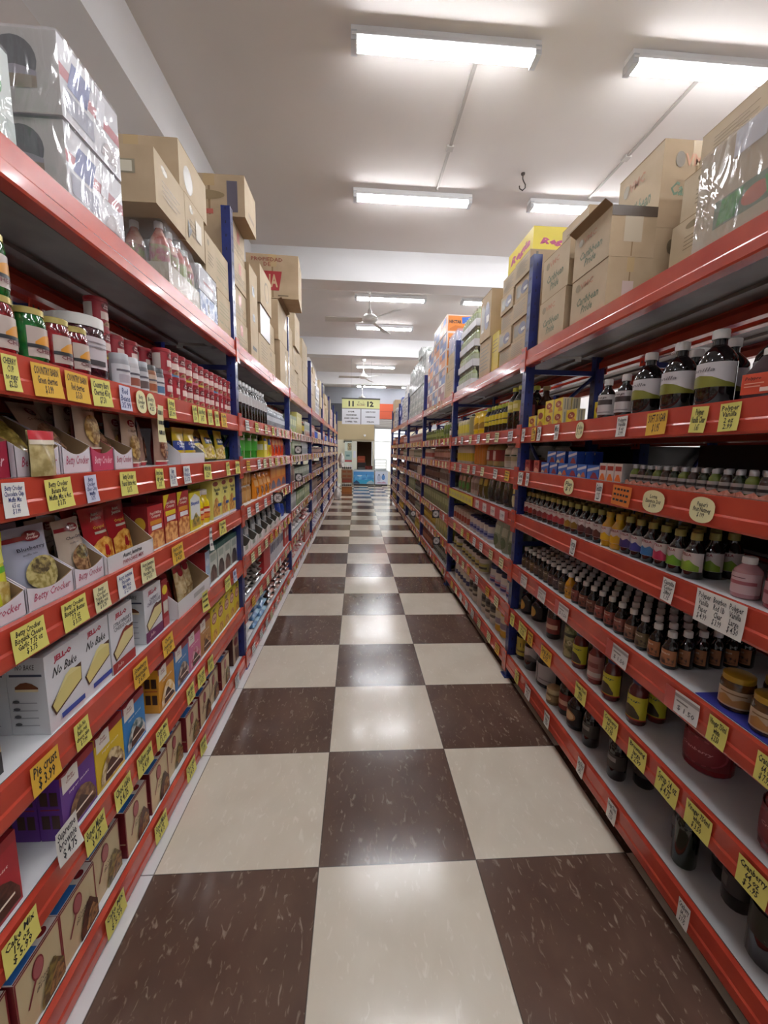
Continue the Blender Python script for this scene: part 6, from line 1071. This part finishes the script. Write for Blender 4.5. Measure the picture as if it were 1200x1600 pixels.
# ================================================================== THE FAR END
# stack of goods in the aisle mouth, left
t0x = -.40
def fb(name, desc, x, y, z, w, d, h, c, fr=(), cat='carton'): 
    p = carton(name, cat, desc, w, d, h, c, front=fr); put(p, (x, y, z), 0, desc)
BX = [('r', .1, .3, .45, .7, '#8a4a24'), ('r', .55, .3, .9, .7, '#8a4a24')]
fb('kraft_carton', 'orange-brown carton at the foot of the aisle-end stack', -.36, 14.75, 0.001, .36, .35, .26, '#8f5626', [('r', .1, .3, .9, .8, '#a8672c')]); fb('kraft_carton', 'dark red-banded carton on the aisle-end stack', -.36, 14.78, .40, .36, .34, .16, '#7d4a30', [('r', .1, .2, .9, .6, '#94392c')]); fb('kraft_carton', 'brown carton third up on the aisle-end stack', -.36, 14.78, .562, .38, .34, .15, '#86684a', BX); fb('kraft_carton', 'brown carton topmost on the aisle-end stack', -.36, 14.78, .713, .38, .34, .15, '#8a6c4e', BX)
SMB = sbot('salt_bottle', 'bottle', 'small white and black bottle', .03, .135, '#c9c4bc', '#d8d4cc', '#2e2a2c', (.2, .6), .5, .66)
for k in range(5): put(SMB, (-.50 + .068*k, 14.66, .262), 0, f"small white and black bottle on the aisle-end stack, {ORD[k]} from left", 'bottles on the aisle-end stack')
for k in range(5): put(SMB, (-.50 + .068*k, 14.66, .864), 0, f"small pale bottle on top of the aisle-end stack, {ORD[k]} from left", 'bottles topping the aisle-end stack')
for k in range(3):
    for z in range(2): put(SMB, (-.62, 14.6 + .07*k, .001 + .1355*z), 0, f"small white bottle beside the foot of the stack, {('lower', 'upper')[z]} layer, {ORD[k]}", 'bottles beside the aisle-end stack')
mb = MB(); mb.box(-.1, -.01, 0, .1, .01, .16, pm('#d4d8dc', .4)); tag(mk('price_card', mb.mesh('price_card'), None, (-.27, 14.85, .864)), 'white price card standing on the aisle-end stack', 'card')
# clear bags hanging at the end of the left rack
for k, (y, z, s) in enumerate(((15.6, 1.05, .34), (16.0, .85, .3), (13.2, .02, .3), (13.9, .05, .26))):
    p = pouch('plastic_sack', 'sack', '', s, .22, s*1.2, pm('n:#b8b4b0:#dedbd8:8', .25), [], seed=80 + k, wob=.03); put(p, (XL + .14 + .05*(k < 2), y, z if z > .2 else .001), PI/2, ('clear white sack hanging off the far end of the left rack, upper', 'clear white sack hanging off the far end of the left rack, lower', 'white sack standing on the floor by the far left rack', 'small white sack on the floor by the far left rack')[k])
# chest freezers
def freezer(x0, x1, label, c1, pic, arts, y=18.3):
    t = mk('chest_freezer', None, loc=((x0 + x1)/2, y, 0)); tag(t, label, 'freezer', 'chest freezers'); w = x1 - x0
    mb = MB(); mb.box(-w/2, 0, .06, w/2, .65, .62, pm('#d8dce0', .3)); mk('cabinet', mb.mesh('cabinet'), t)
    mb = MB(); mb.box(-w/2 + .02, .03, 0, w/2 - .02, .62, .06, BLK); mk('plinth', mb.mesh('plinth'), t)
    mb = MB(); mb.grid(lambda u, v: (-w/2 + .01 + (w - .02)*u, -.002, .07 + .54*v), 1, 1, pic, False); art(mb, lambda u, v, o: (-w/2 + .01 + (w - .02)*u, -.002 - o*4, .07 + .54*v), arts); mk('front_graphic', mb.mesh('front_graphic'), t)
    mb = MB(); mb.box(-w/2 - .005, -.012, .62, w/2 + .005, .66, .665, pm('#c4ccd4', .25)); mb.box(-w/2 + .04, .03, .665, w/2 - .04, .62, .69, pm('#8fa0a8', .1)); mk('lid', mb.mesh('lid'), t)
freezer(-.17, .75, 'chest freezer with blue seascape front under the aisle sign', 0, 'n:#3a86c4:#6ab0dc:5', [('r', 0, .72, 1, 1, '#4a90cc'), ('h', 0, 1, .0, [.3, .36, .3, .38, .32], '#2f9ac0'), ('h', .0, .3, .0, [.1, .3, .1], '#2a4a6a'), ('h', .65, 1, 0, [.1, .24, .3, .1], '#9ab0b8'), ('r', .62, .6, .64, .8, '#22304a'), ('e', .3, .66, .12, .05, '#cfe0ec')])
freezer(.79, 1.36, 'chest freezer with pale blue and white front, right of the blue one', 0, '#c9d4e4', [('e', .3, .5, .16, .26, '#a8b4cc'), ('e', .65, .55, .14, .22, '#5a8ac8'), ('e', .3, .75, .06, .06, '#3a4a6a'), ('e', .65, .78, .06, .06, '#3a4a6a'), ('h', .1, .9, .05, [.1, .2, .14, .22, .1], '#b89ab0')])
t = mk('display_cabinet', None, loc=(1.05, 18.75, .70)); tag(t, 'glass display cabinet above the pale freezer', 'cabinet')
mb = MB(); mb.box(-.26, -.12, .0, .26, .2, .03, pm('#b9bec2', .3)); mb.box(-.26, -.12, .42, .26, .2, .45, pm('#c4c8cc', .3)); mk('frame', mb.mesh('frame'), t)
for z in (.15, .28):
    mb = MB(); mb.box(-.25, -.10, z, .25, .19, z + .012, pm('#9aa4a8', .15)); mk('shelf', mb.mesh('shelf'), t)
for s in (-1, 1):
    mb = MB(); mb.box(s*.255 - .006, -.12, .03, s*.255 + .006, -.108, .42, pm('#a8aeb2', .3)); mb.box(s*.255 - .006, .188, .03, s*.255 + .006, .2, .42, pm('#a8aeb2', .3)); mk('corner_post', mb.mesh('corner_post'), t)
# poster stand and white door leaf at the far left of the opening
mb = MB(); mb.box(-.56, 18.72, 0, -.24, 18.75, 1.9, pm('#cfd8cc', .5)); art(mb, lambda u, v, o: (-.56 + .32*u, 18.72 - o, 1.9*v), [('r', .4, .8, .95, .97, 'n:#6a5a40:#b8a880:30'), ('r', .0, .58, 1, .78, '#9ab0a8'), ('r', 0, .53, 1, .58, '#a84a4a'), ('r', .2, .66, .7, .7, '#5a7a78')]); tag(mk('promotion_board', mb.mesh('promotion_board')), 'tall pale green promotion board at the aisle end', 'board')
mb = MB(); mb.box(-.23, 18.98, 0.001, -.02, 19.02, 1.93, pm('#dcdccc', .5)); art(mb, lambda u, v, o: (-.23 + .21*u, 18.98 - o, 1.93*v), [('r', .25, .62, .8, .78, '#d8dcE8')]); tag(mk('door_leaf', mb.mesh('door_leaf')), 'cream door leaf with a white notice at the aisle end', 'door')
# things in the back room
fb('shelf_unit', 'dark shelf unit seen through the far doorway', .22, 20.3, 0.001, .42, .3, .95, '#3a2a28', [('r', .05, .7, .95, .74, '#8a8a8a'), ('r', .05, .4, .95, .44, '#8a8a8a')], 'shelf'); fb('orange_crate', 'orange crate on the shelf unit in the far room', .2, 20.3, .953, .36, .28, .3, '#c4502a', [('r', .1, .4, .9, .6, '#d86a34')], 'crate')
p = pouch('red_sack', 'sack', '', .36, .3, .8, pm('n:#8a2a2a:#b04a40:8', .5), [], seed=91, wob=.03); put(p, (.56, 20.0, .001), 0, 'dark red bundle standing in the far doorway'); fb('counter', 'grey counter in the far doorway', .36, 19.55, .001, .6, .25, .66, '#a8a8ac', [('r', .1, .3, .3, .7, '#d8d8d8'), ('r', .6, .3, .8, .7, '#8a3a3a')], 'counter')
# fascia, dark panel, roller, air pipe and red sign on the back wall
mb = MB(); mb.box(.80, YB - .06, 2.95, 1.7, YB - .002, 3.62, pm('#c4583a', .5)); mb.box(.80, YB - .065, 3.27, 1.7, YB - .06, 3.285, pm('#8a3a28', .5)); tag(mk('wall_panel', mb.mesh('wall_panel')), 'large orange panel on the far wall right of the sign', 'panel')
mb = MB(); mb.box(.80, YB - .12, 2.57, 1.95, YB - .002, 2.92, pm('#b4b0aa', .5)); [mb.box(.80, YB - .125, 2.6 + .08*k, 1.95, YB - .12, 2.63 + .08*k, pm('#8f8a86', .5)) for k in range(4)]; tag(mk('roller_shutter', mb.mesh('roller_shutter')), 'grey rolled shutter box above the bright far window', 'shutter')
mb = MB(); mb.box(-1.2, YB - .03, 2.83, -.5, YB - .002, 3.6, DGREY); tag(mk('wall_panel', mb.mesh('wall_panel')), 'dark grey panel on the far wall left of the sign', 'panel')
mb = MB(); mb.box(-.6, YB - .03, 1.97, -.28, YB - .036, 2.04, BLK) if False else mb.box(-.62, YB - .06, 1.86, -.25, YB - .036, 1.955, BLK); tag(mk('door_header', mb.mesh('door_header')), 'black strip above the green promotion board', 'strip')
t = mk('wall_camera', None, loc=(.33, YB - .04, 2.17)); tag(t, 'small white wall camera under the beige band', 'camera'); mb = MB(); mb.tube([(0, .03, 0), (0, -.06, -.02)], .02, FIX, 8); mk('bracket', mb.mesh('bracket'), t); mb = MB(); mb.box(-.05, -.22, .0, .05, -.06, .07, FIX); mk('body', mb.mesh('body'), t)
# empty rack frame past the end of the right rack
t = mk('rack_frame', None, loc=(XR + .16, 14.9, 0)); tag(t, 'empty blue rack frame past the end of the right rack', 'frame')
for x in (.03, .5):
    mb = MB(); mb.box(x - .025, -.025, 0, x + .025, .025, 2.9, BLUE); mk('upright', mb.mesh('upright'), t)
for z in (2.75, 2.0, 1.3, .4):
    mb = MB(); mb.box(.056, -.01, z, .474, .01, z + .03, BLUE); mk('cross_bar', mb.mesh('cross_bar'), t)

for o in OBJS: S.collection.objects.link(o)
